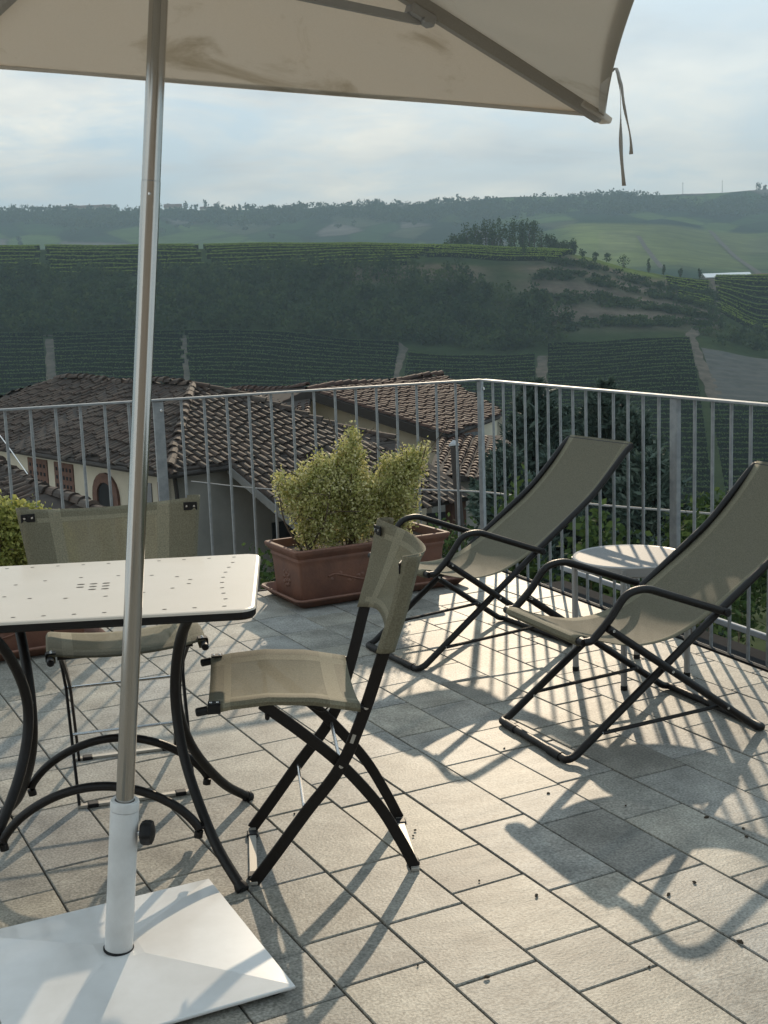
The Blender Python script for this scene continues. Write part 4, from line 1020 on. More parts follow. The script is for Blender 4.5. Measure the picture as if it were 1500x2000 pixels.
def vineyard(u_of, dlist, per_m, size, h_, lm, label, group, nseg=14):
    """u_of(d) -> (u0, u1): the ends of the row at depth d"""
    for d in dlist:
        u0, u1 = u_of(d)
        pts = [hill(u0+(u1-u0)*i/nseg, d+.6*math.sin(i*.9+d)) for i in range(nseg+1)]
        ln = abs(u1-u0)/F_PX*d
        if ln < 2: continue
        o = foliage_row(pts, max(12, int(ln*per_m)), .8, h_, size, lm, 'vine_row')
        tag(o, label, 'vine row', group)
wob = lambda d, a=6: a*math.sin(d*.9)+.6*a*math.sin(d*2.3+1)
upper = np.linspace(391, 431.5, 10)
vineyard(lambda d: (-520, 108+wob(d)), upper, 34, .32, 1.7, M['leaf_vine'], 'green vine row at the far left of the lit upper vineyard', 'vine rows of the upper vineyard at the left', 20)
vineyard(lambda d: (128+wob(d), 408+.35*(431-d)+wob(d)), upper, 34, .32, 1.7, M['leaf_vine'], 'row of green vines in the lit upper vineyard crossed by the parasol pole', 'vine rows of the upper vineyard behind the pole', 14)
vineyard(lambda d: (428+.35*(431-d)+wob(d), 900-2.2*(431-d)+wob(d)), upper, 34, .32, 1.7, M['leaf_vine'], 'green vine row in the middle of the lit upper vineyard', 'vine rows of the upper vineyard in the middle', 18)
vineyard(lambda d: (905-2.0*(431-d), 1128-1.0*(431-d)+wob(d, 3)), np.linspace(402, 431.5, 8), 34, .32, 1.7, M['leaf_vine'], 'row of green vines on the lit crest in front of the clump of dark trees', 'vine rows on the crest below the tree clump', 10)
vineyard(lambda d: (1402+.15*(431-d)+wob(d, 3), 1760), np.linspace(382, 432, 14), 34, .32, 1.7, M['leaf_vine'], 'green vine row in the lit plot below the long white roof', 'vine rows of the right hand plot', 14)
vineyard(lambda d: (1315-.4*(d-395), 1388), np.linspace(404, 416, 4), 30, .36, 1.4, M['leaf_vine'], 'short row of vines on the upper terrace left of the dirt track', 'vine rows on the small upper terrace')
vineyard(lambda d: (1330, 1398), np.linspace(384, 396, 4), 30, .36, 1.4, M['leaf_vine'], 'short row of vines on the lower terrace left of the dirt track', 'vine rows on the small lower terrace')
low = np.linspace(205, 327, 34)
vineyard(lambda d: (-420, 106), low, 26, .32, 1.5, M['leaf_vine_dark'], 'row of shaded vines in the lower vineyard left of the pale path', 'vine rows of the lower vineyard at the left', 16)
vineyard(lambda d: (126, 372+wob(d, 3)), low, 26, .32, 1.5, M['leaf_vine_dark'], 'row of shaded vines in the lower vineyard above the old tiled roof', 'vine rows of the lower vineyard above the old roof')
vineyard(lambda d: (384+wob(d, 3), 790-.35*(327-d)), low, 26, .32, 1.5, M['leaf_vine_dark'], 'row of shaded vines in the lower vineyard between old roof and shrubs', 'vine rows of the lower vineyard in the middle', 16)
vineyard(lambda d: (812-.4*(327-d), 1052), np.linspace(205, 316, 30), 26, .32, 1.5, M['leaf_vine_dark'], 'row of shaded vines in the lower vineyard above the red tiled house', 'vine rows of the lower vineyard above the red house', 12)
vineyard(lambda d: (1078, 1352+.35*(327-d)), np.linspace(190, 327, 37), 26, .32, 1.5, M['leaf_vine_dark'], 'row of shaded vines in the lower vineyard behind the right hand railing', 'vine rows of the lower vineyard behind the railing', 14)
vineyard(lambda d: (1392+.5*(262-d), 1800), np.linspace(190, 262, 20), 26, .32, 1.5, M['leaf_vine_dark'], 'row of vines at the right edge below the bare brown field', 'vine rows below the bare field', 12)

def strip(name, cl, wd, mt, lift=.25):
    """a track laid on the hill: cl = list of (u, depth)"""
    P = []
    for (u0, d0), (u1, d1) in zip(cl[:-1], cl[1:]):
        for k in range(8): P.append((u0+(u1-u0)*k/8, d0+(d1-d0)*k/8))
    P.append(cl[-1]); rows = []
    for i, (u, d) in enumerate(P):
        wu = (wd*(1+.18*math.sin(i*1.7)))/d*F_PX/2
        rows.append([hill(u+wu*k, d)+np.array([0, 0, lift]) for k in (-1, -.5, 0, .5, 1)])
    b = MB(); b.grid(rows); o = b.build(name, mt, None, smooth=True); o['kind'] = 'structure'
strip('dirt_path', [(120, 325), (116, 290), (118, 250), (116, 205)], 2.4, M['dirt'])
strip('dirt_path', [(375, 326), (378, 290), (376, 205)], 1.6, M['dirt'])
strip('dirt_path', [(768, 338), (800, 325), (786, 305), (770, 280)], 2.0, M['dirt'])
strip('dirt_path', [(1068, 318), (1064, 290), (1066, 205)], 2.6, M['dirt'])
strip('dirt_path', [(1392, 432), (1402, 420), (1412, 400), (1408, 380), (1375, 352), (1352, 332), (1370, 305), (1398, 275), (1425, 240), (1452, 215), (1480, 195)], 3.2, M['dirt'])
strip('dirt_path', [(60, 331), (124, 328)], 4.5, M['dirt'])
def build_field():
    rows = []
    for i in range(19):
        d = 268+(322-268)*i/18; u0, u1 = 1374+.62*(322-d), 1900
        rows.append([hill(u0+(u1-u0)*j/30, d)+np.array([0, 0, .12+.22*(i % 2)]) for j in range(31)])
    b = MB(); b.grid(rows); o = b.build('bare_field', M['field_soil'], None); o['kind'] = 'structure'
build_field()

def crown_leaves(P, rad, hgt, n, size):
    """leaf clumps for one broad crown standing at P"""
    nb = 9; out = []
    for k in range(nb):
        d = rng.normal(size=3); d /= np.linalg.norm(d)
        c = np.array(P)+np.array([d[0]*rad*.55, d[1]*rad*.55, hgt*(.53+.36*d[2])]); m = n//nb
        e = rng.normal(size=(m, 3)); e /= np.linalg.norm(e, axis=1)[:, None]
        out.append(c+e*(rng.random(m)**.4)[:, None]*np.array([rad*.55, rad*.55, hgt*.26])*rng.uniform(.7, 1.2))
    return np.concatenate(out)
def wood(name, spots, n, size, lm):
    Q = []; T = []
    for P, rad, hgt in spots:
        c = crown_leaves(P, rad, hgt, n, size); q_ = leaf_quads(c, size, .8, .5); Q.append(q_)
        T.append(np.clip(rng.random()*.6+.4*rng.random(len(q_)), 0, 1))
    o = quads_obj(name, np.concatenate(Q), lm, None, np.concatenate(T)); o['kind'] = 'stuff'; return o
spots = []
for _i in range(1250):
    u = rng.uniform(-560, 1120); d = rng.uniform(326, 392)
    top = 392-(u > 640)*min(16, (u-640)*.05)-(u > 900)*(u-900)*.09; bot = 327-(u > 780)*12+(u > 930)*(u-930)*.06
    if not bot < d < top: continue
    spots.append((hill(u, d), rng.uniform(2.0, 4.2), rng.uniform(3.0, 6.5)))
wood('woodland', spots, 64, .95, M['leaf_wood'])
spots = []
for _i in range(520):
    u = rng.uniform(1060, 1400); d = rng.uniform(336, 404)
    band = math.sin((d-330)*.36+.004*u+1.2*math.sin(u*.013))
    if band > -.15: continue
    spots.append((hill(u, d), rng.uniform(2.0, 3.8), rng.uniform(1.1, 2.2)))
for _i in range(90):
    u = rng.uniform(1385, 1900); d = rng.uniform(327, 366); spots.append((hill(u, d), rng.uniform(1.5, 3.0), rng.uniform(2, 4.5)))
wood('scrub_vegetation', spots, 66, .8, M['leaf_wood'])

_tree_proto = {}
def tree(P, rad, hgt, n, size, label, group, lm=None, name='broadleaf_tree', trunk=.22):
    t = empty(name, P, 0, label, 'tree', group)
    c = crown_leaves((0, 0, 0), rad, hgt, n, size); quads_obj('crown', leaf_quads(c, size, .8, .5), lm or M['leaf_tree'], t)
    b = MB(); pts = [V3((0, 0, -.4)), V3((rad*.05, 0, hgt*.3)), V3((0, rad*.04, hgt*.75))]; b.tube(pts, trunk, 7, (1, 0, 0), scale=[1.2, .9, .4])
    for k in range(4):
        an = k*1.7; b.tube([pts[1]+V3((0, 0, hgt*.06*k)), pts[1]+V3((math.cos(an)*rad*.5, math.sin(an)*rad*.5, hgt*(.22+.07*k)))], trunk*.4, 5, (1, 0, 0), scale=[1, .4])
    b.build('trunk', M['bark'], t); return t
# the dark clump on the crest
for i in range(22):
    u = 890+240*(i+.5)/22+rng.uniform(-5, 5); k = (u-890)/240
    hh = 11.5*(.45+.55*math.sin(math.pi*min(1, .18+k*.62))**1.2) if k > .12 else 6.0
    if k > .8: hh = 7.4-8*(k-.8)
    tree(hill(u, 436+rng.uniform(0, 8)), rng.uniform(2.0, 3.0), hh+rng.uniform(-.9, .9), 420, .62, 'dark tree in the dense clump on the crest of the vineyard hill', 'trees of the clump on the crest')
for u, d, rad, hh, lab in ((1224, 424, 2.2, 4.2, 'round green tree alone on the grassy spur'), (1147, 420, 1.5, 3.0, 'small pale tree at the end of the crest vine rows'), (1172, 418, 1.4, 2.6, 'low bushy tree left of the round tree on the spur'),
                          (1273, 428, .9, 4.2, 'narrow dark cypress on the grassy spur'), (1302, 430, .7, 3.0, 'thin small tree right of the narrow cypress on the spur'), (1334, 432, .8, 3.0, 'thin bushy tree at the end of the spur'),
                          (1371, 436, .6, 4.0, 'slender pointed tree beside the long white roof'), (1192, 432, 1.8, 2.8, 'wide low tree behind the round tree on the spur'), (1034, 404, 1.2, 4.6, 'pale slender tree on the bare terrace below the clump'),
                          (1480, 372, 2.4, 5.0, 'pale leafy tree at the bottom of the right hand vine plot'), (1396, 372, 1.6, 3.2, 'small pale bush tree beside the dirt track bend')):
    tree(hill(u, d), rad, hh, 170, .5, lab, None, M['leaf_tree'], 'cypress_tree' if 'cypress' in lab or 'pointed' in lab else 'broadleaf_tree', .14)

# ---- the far ridge
FU = np.array([-1500., -500., 0., 300., 600., 880., 1000., 1150., 1300., 1400., 1500., 1800., 2900.])
FD = [560., 720., 900., 1100., 1300., 1550., 1800., 2100., 2500.]
FV = {  # 720  900  1100 1300 1550 1800 2100(back slope given as drop)
    -1500: (640, 600, 560, 520, 470, 432), -500: (640, 590, 545, 500, 455, 418), 0: (640, 580, 530, 485, 445, 414), 300: (640, 580, 528, 482, 442, 411), 600: (640, 575, 525, 478, 438, 408),
    880: (640, 570, 518, 470, 430, 398), 1000: (640, 560, 500, 460, 425, 386), 1150: (625, 535, 462, 436, 418, 384), 1300: (620, 528, 470, 438, 416, 382), 1400: (620, 534, 486, 450, 418, 378), 1500: (620, 540, 496, 456, 420, 371), 1800: (620, 540, 490, 450, 410, 360), 2900: (640, 560, 500, 450, 410, 350)}
FZ = np.zeros((len(FU), len(FD)))
for i, u in enumerate(FU):
    zs = [at(u, v, d)[2] for v, d in zip(FV[int(u)], FD[1:7])]
    FZ[i] = [-40]+zs+[zs[-1]-25, zs[-1]-110]
_fc = {}
def far(u, d):
    k = round(float(u), 1)
    if k not in _fc: _fc[k] = np.array([interp_smooth(k, FU, FZ[:, j]) for j in range(len(FD))])
    x, y = CAM[:2]+RH*(u-750)/F_PX*d+FH*d
    return np.array([x, y, float(interp_smooth(d, FD, _fc[k]))+.9*bumps(x*.3, y*.3)])
def build_far():
    us = np.unique(np.concatenate([np.linspace(-1500, -60, 40), np.linspace(-60, 1560, 250), np.linspace(1560, 2900, 36)]))
    ds = np.concatenate([np.linspace(560, 880, 10), np.linspace(890, 1800, 120), np.linspace(1820, 2500, 14)])
    b = MB(); b.grid([[far(u, d) for u in us] for d in ds]); o = b.build('far_ridge', M['far_ground'], None, smooth=True); o['kind'] = 'structure'
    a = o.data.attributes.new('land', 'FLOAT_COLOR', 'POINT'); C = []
    cells = rng.random((400, 3)); cu = -1500+4400*cells[:, 0]; cd = 850+1000*cells[:, 1]
    pal = np.array([(.014, .034, .016), (.026, .056, .020), (.062, .100, .028), (.060, .070, .042), (.12, .11, .10), (.008, .020, .012)])
    tone = rng.choice(len(pal), 400, p=[.24, .22, .20, .12, .08, .14])
    bright = np.array((.145, .17, .05))  # sunlit look of the right far hill, painted into the ground colour
    for d in ds:
        for u in us:
            dist = ((u-cu)/1.0)**2+((d-cd)*.55)**2; j = np.argpartition(dist, 1)[:2]; d0, d1 = sorted(dist[j]); k = j[np.argmin(dist[j])]
            c = pal[tone[k]].copy()
            if math.sqrt(d1)-math.sqrt(d0) < 5: c = c*.5
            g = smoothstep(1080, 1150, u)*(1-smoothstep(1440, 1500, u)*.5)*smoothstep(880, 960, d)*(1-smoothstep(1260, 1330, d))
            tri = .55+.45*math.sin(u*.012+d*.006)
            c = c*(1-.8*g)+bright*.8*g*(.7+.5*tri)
            c *= .93+.10*math.sin(d*.55+u*.01)
            C += [*c, 1]
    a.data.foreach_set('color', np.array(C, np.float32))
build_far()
def far_strip(name, cl, wd, mt):
    P = []
    for (u0, d0), (u1, d1) in zip(cl[:-1], cl[1:]):
        for k in range(10): P.append((u0+(u1-u0)*k/10, d0+(d1-d0)*k/10))
    rows = [[far(u+wd/d*F_PX/2*k, d)+np.array([0, 0, .7]) for k in (-1, 0, 1)] for u, d in P+[cl[-1]]]
    b = MB(); b.grid(rows); o = b.build(name, mt, None, smooth=True); o['kind'] = 'structure'
far_strip('dirt_path', [(1490, 900), (1470, 960), (1440, 1060), (1410, 1180), (1392, 1290)], 5, M['dirt'])
far_strip('dirt_path', [(1300, 905), (1285, 960), (1268, 1040), (1255, 1130)], 4, M['dirt'])
# woods along the ridge
spots = []
for _i in range(4200):
    u = rng.uniform(-900, 2000); d = rng.uniform(1480, 1800)
    if u < 880: lo, hi = 1560+40*math.sin(u*.021), 1700
    else: lo, hi = 1540+25*math.sin(u*.03), 1700-max(0, u-1200)*.10+30*math.sin(u*.017)
    if not lo < d < hi: continue
    spots.append((far(u, d), rng.uniform(6, 11), rng.uniform(7, 13)))
for _i in range(130):
    u = rng.uniform(-600, 1080); d = rng.uniform(1120, 1600)
    if rng.random() < .8: continue
    spots.append((far(u, d), rng.uniform(3, 6), rng.uniform(3, 7)))
wood('ridge_woods', spots, 40, 3.0, M['leaf_wood'])
for i, (u, hh, rad) in enumerate([(6, 7, 6), (22, 8, 6), (40, 8, 7), (68, 10, 8), (88, 10, 8), (104, 8, 7), (120, 8, 5), (136, 12, 3), (262, 9, 5), (315, 13, 6), (330, 13, 6), (362, 10, 7), (394, 15, 4), (414, 9, 4), (430, 15, 5), (455, 12, 6), (487, 6, 3), (497, 8, 3), (510, 12, 3.5), (556, 8, 6), (584, 7, 4), (603, 7, 5), (622, 9, 6), (647, 9, 6), (705, 8, 6), (722, 10, 7), (738, 10, 7), (757, 11, 7), (766, 8, 5), (801, 7, 6), (862, 7, 4), (911, 12, 3), (1485, 10, 6), (1496, 7, 5)]):
    tree(far(u, 1795), rad*.9, hh, 84, 2.4, 'small tree standing against the sky on the far ridge', 'trees along the skyline of the far ridge', M['leaf_wood'], 'broadleaf_tree', .5)
def gable_house(P, ang, lx, ly, hw, hr, label, name='farmhouse', wm=None, rm=None, cat='house'):
    t = empty(name, P, ang, label, cat)
    b = MB(); b.box((0, 0, hw/2-1), (lx, ly, hw+2)); b.add([(-lx/2+.01, -ly/2, hw), (-lx/2+.01, ly/2, hw), (-lx/2+.01, 0, hw+hr*.96), (lx/2-.01, -ly/2, hw), (lx/2-.01, ly/2, hw), (lx/2-.01, 0, hw+hr*.96)], [(0, 1, 2), (3, 5, 4)])
    b.build('wall', wm or M['plaster_cream'], t)
    r_ = MB(); o_ = .6
    r_.add([(-lx/2-o_, -ly/2-o_, hw-.2), (lx/2+o_, -ly/2-o_, hw-.2), (lx/2+o_, 0, hw+hr), (-lx/2-o_, 0, hw+hr), (lx/2+o_, ly/2+o_, hw-.2), (-lx/2-o_, ly/2+o_, hw-.2)], [(0, 1, 2, 3), (3, 2, 4, 5)])
    r_.build('roof', rm or M['far_roof'], t, solid=.3)
    for k in range(max(2, int(lx/5))):
        w_ = MB(); w_.box((-lx/2+(k+.5)*lx/max(2, int(lx/5)), -ly/2-.03, hw*.55), (1.1, .06, 1.4)); w_.build('window', M['glass_dark'], t)
    return t
RA = -YAW
gable_house(far(199, 1790), RA, 78, 14, 4.5, 3.6, 'long low building with a wide roof on the far ridge', 'long_barn', cat='barn')
gable_house(far(370, 1792), RA+.1, 24, 12, 4.5, 4.5, 'house with a steep roof among trees on the far ridge')
gable_house(far(437, 1793), RA, 22, 10, 3.4, 2.4, 'small low house between two trees on the far ridge')
# the long shed with a bright white roof and the reddish houses beside it
SP = at(1418, 545, 480)
gable_house(SP-np.array([0, 0, 1.0]), RA+.06, 17, 6.5, 1.9, 1.3, 'long shed with a bright white metal roof beyond the right hand vine plot', 'white_roofed_shed', M['concrete'], M['shed_white'], 'shed')
gable_house(at(1492, 548, 486)-np.array([0, 0, .6]), RA-.1, 8.5, 6, 2.0, 1.2, 'reddish roofed low house at the right edge beside the white roofed shed', 'red_roofed_house', M['brick_red'], M['far_roof'])
for u, hh in ((1340, 17), (1415, 18)):
    t = MB(); t.tube([(0, 0, -1), (0, 0, hh)], .35, 6, (1, 0, 0), scale=[1.2, .7]); t.box((0, 0, hh-2), (3.2, .25, .25)); o = t.build('utility_mast', M['cable_grey']); p = far(u, 1796); o.location = p
    tag(o, 'thin mast on the bare right part of the far ridge, '+('left one' if u == 1340 else 'right one'), 'mast', 'masts on the far ridge')

# ================================================================== NEAR HOUSES WITH BARREL TILE ROOFS
def tile_field(poly, down, out, tones, sp=.20, ex=.33, rad=.088, jit=1.0, lift=0.0, seg=5):
    """barrel tiles on a planar polygon; down = direction of the fall; appended as quads to out"""
    poly = [V3(p) for p in poly]; n = np.zeros(3)
    for i in range(len(poly)): n += np.cross(poly[i-1], poly[i])
    n = nrm(n); n = n if n[2] > 0 else -n
    dn = nrm(V3(down)-n*(V3(down)@n)); ac = np.cross(n, dn); o = poly[0]
    q = np.array([[(p-o)@ac, (p-o)@dn] for p in poly])
    def inside(x, y):
        c = False
        for i in range(len(q)):
            (x1, y1), (x2, y2) = q[i-1], q[i]
            if (y1 > y) != (y2 > y) and x < (x2-x1)*(y-y1)/(y2-y1)+x1: c = not c
        return c
    x0, y0 = q.min(0); x1, y1 = q.max(0)
    for x in np.arange(x0+sp/2, x1, sp):
        cj = rng.normal()*.006*jit; cy = rng.uniform(-.5, .5)*ex*min(1, jit)
        for y in np.arange(y1-ex*.5+cy, y0-ex, -ex):
            if not inside(x, y): continue
            sag = .045*math.sin(x*.9+y*.5)*jit*.6+.02*math.sin(x*2.3)*jit
            yaw = rng.normal()*.05*jit; c = o+ac*(x+cj+rng.normal()*.007*jit)+dn*(y+rng.normal()*.012*jit)
            a2 = ac*math.cos(yaw)+dn*math.sin(yaw); d2 = dn*math.cos(yaw)-ac*math.sin(yaw)
            L_ = ex*1.22; hi, lo_ = .010+lift+sag, .042+lift+sag+abs(rng.normal())*.006*jit
            up_, dn_ = [], []
            for k in range(seg+1):
                an = math.pi*k/seg
                up_.append(c-d2*L_/2+a2*rad*.86*math.cos(an)+n*(hi+rad*.62*math.sin(an)))
                dn_.append(c+d2*L_/2+a2*rad*math.cos(an)+n*(lo_+rad*.72*math.sin(an)))
            tn_ = rng.random()
            for k in range(seg): out.append([up_[k], up_[k+1], dn_[k+1], dn_[k]]); tones.append(tn_)
            m = c+d2*L_/2+n*(lo_-.012)
            inner = [m+a2*rad*.8*math.cos(math.pi*k/seg)+n*(rad*.52*math.sin(math.pi*k/seg)) for k in range(seg+1)]
            for k in range(seg): out.append([dn_[k], dn_[k+1], inner[k+1], inner[k]]); tones.append(tn_*.6)
def ridge_tiles(a, b_, out, tones, rad=.115, ex=.36, seg=6):
    a, b_ = V3(a), V3(b_); d = nrm(b_-a); s_ = nrm(np.cross(d, (0, 0, 1))); u_ = np.cross(s_, d); L_ = np.linalg.norm(b_-a)
    for i in range(int(L_/ex)):
        c = a+d*ex*(i+.5)+s_*rng.normal()*.012; r_ = rad*(1+.06*rng.normal()); sag = .05*math.sin(i*.5)
        up_ = [c-d*ex*.62+s_*r_*.85*math.cos(math.pi*k/seg)+u_*(.0+sag+r_*.8*math.sin(math.pi*k/seg)) for k in range(seg+1)]
        dn_ = [c+d*ex*.62+s_*r_*math.cos(math.pi*k/seg)+u_*(.035+sag+r_*.95*math.sin(math.pi*k/seg)) for k in range(seg+1)]
        t_ = rng.random()
        for k in range(seg): out.append([up_[k], up_[k+1], dn_[k+1], dn_[k]]); tones.append(t_)
        m = c+d*ex*.62
        for k in range(seg): out.append([dn_[k], dn_[k+1], m+(dn_[k+1]-m)*.7, m+(dn_[k]-m)*.7]); tones.append(t_*.6)
def roof_mesh(t, faces, ridges, mt, under=M['roof_under'], **kw):
    b = MB(); Q, T = [], []
    for poly, down in faces: tile_field(poly, down, Q, T, **kw)
    o = quads_obj('roof', np.array(Q)-np.array(t.location), mt, t, np.array(T))
    for poly, down in faces: b.add([V3(p)-V3((0, 0, .012)) for p in poly], [tuple(range(len(poly)))])
    b.build('roof_deck', under, o, org=t.location, solid=.10)
    if ridges:
        Q, T = [], []
        for a, c in ridges: ridge_tiles(a, c, Q, T)
        quads_obj('ridge_tiles', np.array(Q)-np.array(t.location), mt, o, np.array(T))
    return o
def wallbox(name, a, b_, z0, z1, mt, t, thick=.3, back=None):
    """upright wall from a to b (xy), thick behind it"""
    a, b_ = V3((a[0], a[1], 0)), V3((b_[0], b_[1], 0)); d = nrm(b_-a); n = np.array([-d[1], d[0], 0])
    if back is not None and (V3((back[0], back[1], 0))-a)@n < 0: n = -n
    m = MB(); c = (a+b_)/2+n*thick/2; c[2] = (z0+z1)/2
    m.box(c, (np.linalg.norm(b_-a), thick, z1-z0), np.array([d, n, (0, 0, 1)]).T); return m.build(name, mt, t, org=t.location)
def panel(name, p, d, wd, z0, z1, mt, t, proud=.03, dep=.08, parent=None):
    """flat box on a wall: p = xy centre, d = xy direction of the wall, facing the camera side"""
    d = nrm(V3((d[0], d[1], 0))); n = np.array([-d[1], d[0], 0])
    if n[:2]@(CAM[:2]-np.array(p[:2])) < 0: n = -n
    m = MB(); c = V3((p[0], p[1], (z0+z1)/2))+n*(proud-dep/2); m.box(c, (wd, dep, z1-z0), np.array([d, n, (0, 0, 1)]).T); return m.build(name, mt, parent or t, org=t.location)

# --- the old farmhouse: hipped roof, its porch roof running down to the right
def build_old_house():
    e = np.array([-.636, .771]); p = np.array([-.771, -.636]); h = -e                   # in (lateral, depth)
    pk = np.array([-4.46, 30.0]); z0, ze = -.33, -1.76
    Lr, run, hip = 7.4, 3.08, 3.93
    el = pk+e*Lr; HC = pk+p*run+h*hip; HRc = HC-p*2*run; EL = HC+e*(hip+Lr+hip); ER = EL-p*2*run
    W3 = lambda q_, z: cw(q_[0], q_[1], z)
    t = empty('old_farmhouse', W3((pk+el)/2, -7.2), 0, 'old plastered farmhouse with a weathered hipped roof of grey brown barrel tiles', 'house')
    faces = [([W3(pk, z0), W3(el, z0), W3(EL, ze), W3(HC, ze)], W3(pk+p, 0)-W3(pk, .53)),
             ([W3(pk, z0), W3(HC, ze), W3(HRc, ze)], W3(pk+h, 0)-W3(pk, .41)),
             ([W3(pk, z0), W3(el, z0), W3(ER, ze), W3(HRc, ze)], W3(pk-p, 0)-W3(pk, .53)),
             ([W3(el, z0), W3(EL, ze), W3(ER, ze)], W3(el+e, 0)-W3(el, .41))]
    s0, s1 = 1.45, 6.16; pr = 2.5
    A0, A1 = HC-p*s0, HC-p*s1; B0, B1 = A0+h*pr, A1+h*pr
    faces.append(([W3(A0, ze-.01), W3(B0, ze-.01-.41*pr), W3(B1, ze-.01-.41*pr), W3(A1, ze-.01)], W3(pk+h, 0)-W3(pk, .41)))
    roof_mesh(t, faces, [(W3(el, z0+.02), W3(pk, z0+.02)), (W3(pk, z0+.03), W3(HC, ze+.03)), (W3(pk, z0+.03), W3(HRc, ze+.03))], M['tiles_old'], sp=.185, ex=.32, rad=.082)
    i1, i2 = HC-p*.35-h*.35, EL-p*.35-e*.0
    wz = ze-.02
    wl = wallbox('wall', W3(i1, 0), W3(i2-e*.4, 0), -7.4, wz+.12, M['plaster_cream'], t, back=W3(pk, 0))
    wallbox('wall', W3(i1, 0), W3(HRc+p*.35-h*.35, 0), -7.4, wz+.12, M['plaster_grey'], t, back=W3(pk, 0))
    # lattice of bricks, arched opening with a brick surround, on the wall to the left
    dw = (W3(i2, 0)-W3(i1, 0))[:2]; dw /= np.linalg.norm(dw)
    def on(s_): q_ = W3(i1, 0)[:2]+dw*s_; return q_
    for s_, wd in ((5.15, 1.0), (6.6, 1.1)):
        br = panel('brick_lattice', on(s_), dw, wd, wz-1.32, wz-.22, M['brick_red'], t, .025)
        m = MB(); nn = np.array([-dw[1], dw[0]]); nn = nn if nn@(CAM[:2]-on(s_)) > 0 else -nn
        for i in range(5):
            for j in range(5):
                c = on(s_+(i-2)*wd*.18); m.box((c[0]+nn[0]*.027, c[1]+nn[1]*.027, wz-1.18+j*.2), (.075, .02, .085), np.array([[dw[0], nn[0], 0], [dw[1], nn[1], 0], [0, 0, 1]]))
        m.build('lattice_hole', M['dark_void'], br, org=t.location)
    sur = MB(); nn = np.array([-dw[1], dw[0]]); nn = nn if nn@(CAM[:2]-on(3)) > 0 else -nn
    P3 = lambda s_, z, o_: np.array([*(on(s_)+nn*o_), z])
    rr = .50; sc_, zc = 3.05, wz-.82
    arc = [(sc_-rr, zc-1.6)]+[(sc_-rr*math.cos(math.pi*k/10), zc+rr*.85*math.sin(math.pi*k/10)) for k in range(11)]+[(sc_+rr, zc-1.6)]
    vo = MB(); vo.add([P3(s_, z, .022) for s_, z in arc], [tuple(range(len(arc)))]); vo.build('arched_opening', M['dark_void'], t, org=t.location)
    sur.sweep([P3(s_, z, .03) for s_, z in arc], [(-.11, -.03), (.11, -.03), (.11, .03), (-.11, .03)], (nn[0], nn[1], 0)); sur.build('brick_arch', M['brick_red'], t, org=t.location)
    panel('window', on(1.25), dw, .55, wz-1.5, wz-.35, M['glass_dark'], t, .02)
    panel('window', on(.50), dw, .42, wz-1.7, wz-.30, M['window_wood'], t, .02)
    # gutter and downpipe
    g = MB(); g.tube([W3(EL+p*.04, ze-.04), W3(HC+p*.04+h*.04, ze-.06)], .055, 8); g.build('gutter', M['dark_wood'], t, org=t.location)
    g = MB(); g.tube([W3(HC+h*.04, ze-.07), W3(HC-p*s0+h*.04, ze-.05)], .055, 8); g.build('gutter', M['dark_wood'], t, org=t.location)
    dp = MB(); q_ = HC-p*.30-h*.30; dp.tube([W3(q_+h*.02, ze-.05), W3(q_-p*.05+h*.0, ze-.5), W3(q_-p*.05, -7)], .045, 8); dp.build('downpipe', M['dark_wood'], t, org=t.location)
    # porch: rafters edge board, posts of brick, dark opening behind
    vb = MB(); vb.bar([W3(A0, ze-.09), W3(B0, ze-.09-.41*pr)], .05, .16, (0, 0, 1)); vb.build('verge_board', M['concrete'], t, org=t.location)
    for s_ in (2.35, 4.2, 5.9):
        q_ = HC-p*s_+h*(pr-.35); c = W3(q_, 0); m = MB(); zt = ze-.41*(pr-.3)-.2; m.box((c[0], c[1], (-7.3+zt)/2), (.34, .34, zt+7.3)); m.build('brick_pillar', M['brick_red'], t, org=t.location)
    dwp = (W3(HRc, 0)-W3(HC, 0))[:2]; dwp /= np.linalg.norm(dwp)
    for s_, wd, a_, b_ in ((3.2, 1.0, -5.9, -3.2), (4.9, 1.4, -5.2, -3.2)):
        c = W3(HC-p*s_-h*.35, 0); panel('doorway', c[:2], dwp, wd, a_, b_, M['dark_void'], t, .02)
    # slim iron balustrade under the porch
    m = MB(); qa, qb = HC-p*2.6+h*(pr-.4), HC-p*5.8+h*(pr-.4)
    for zz2 in (-4.3, -5.2): m.tube([W3(qa, zz2), W3(qb, zz2)], .02, 6)
    for k in range(24): q_ = qa+(qb-qa)*k/23; m.tube([W3(q_, -5.2), W3(q_, -4.3)], .012, 5)
    m.build('porch_balustrade', M['black_steel'], t, org=t.location)
    ch = MB(); c = W3(HC+e*2.2+p*.6, 0); ch.box((c[0], c[1], -3.4), (.26, .26, .75)); ch.box((c[0], c[1], -3.0), (.34, .34, .06)); ch.build('chimney_pot', M['brick_red'], t, org=t.location)
build_old_house()

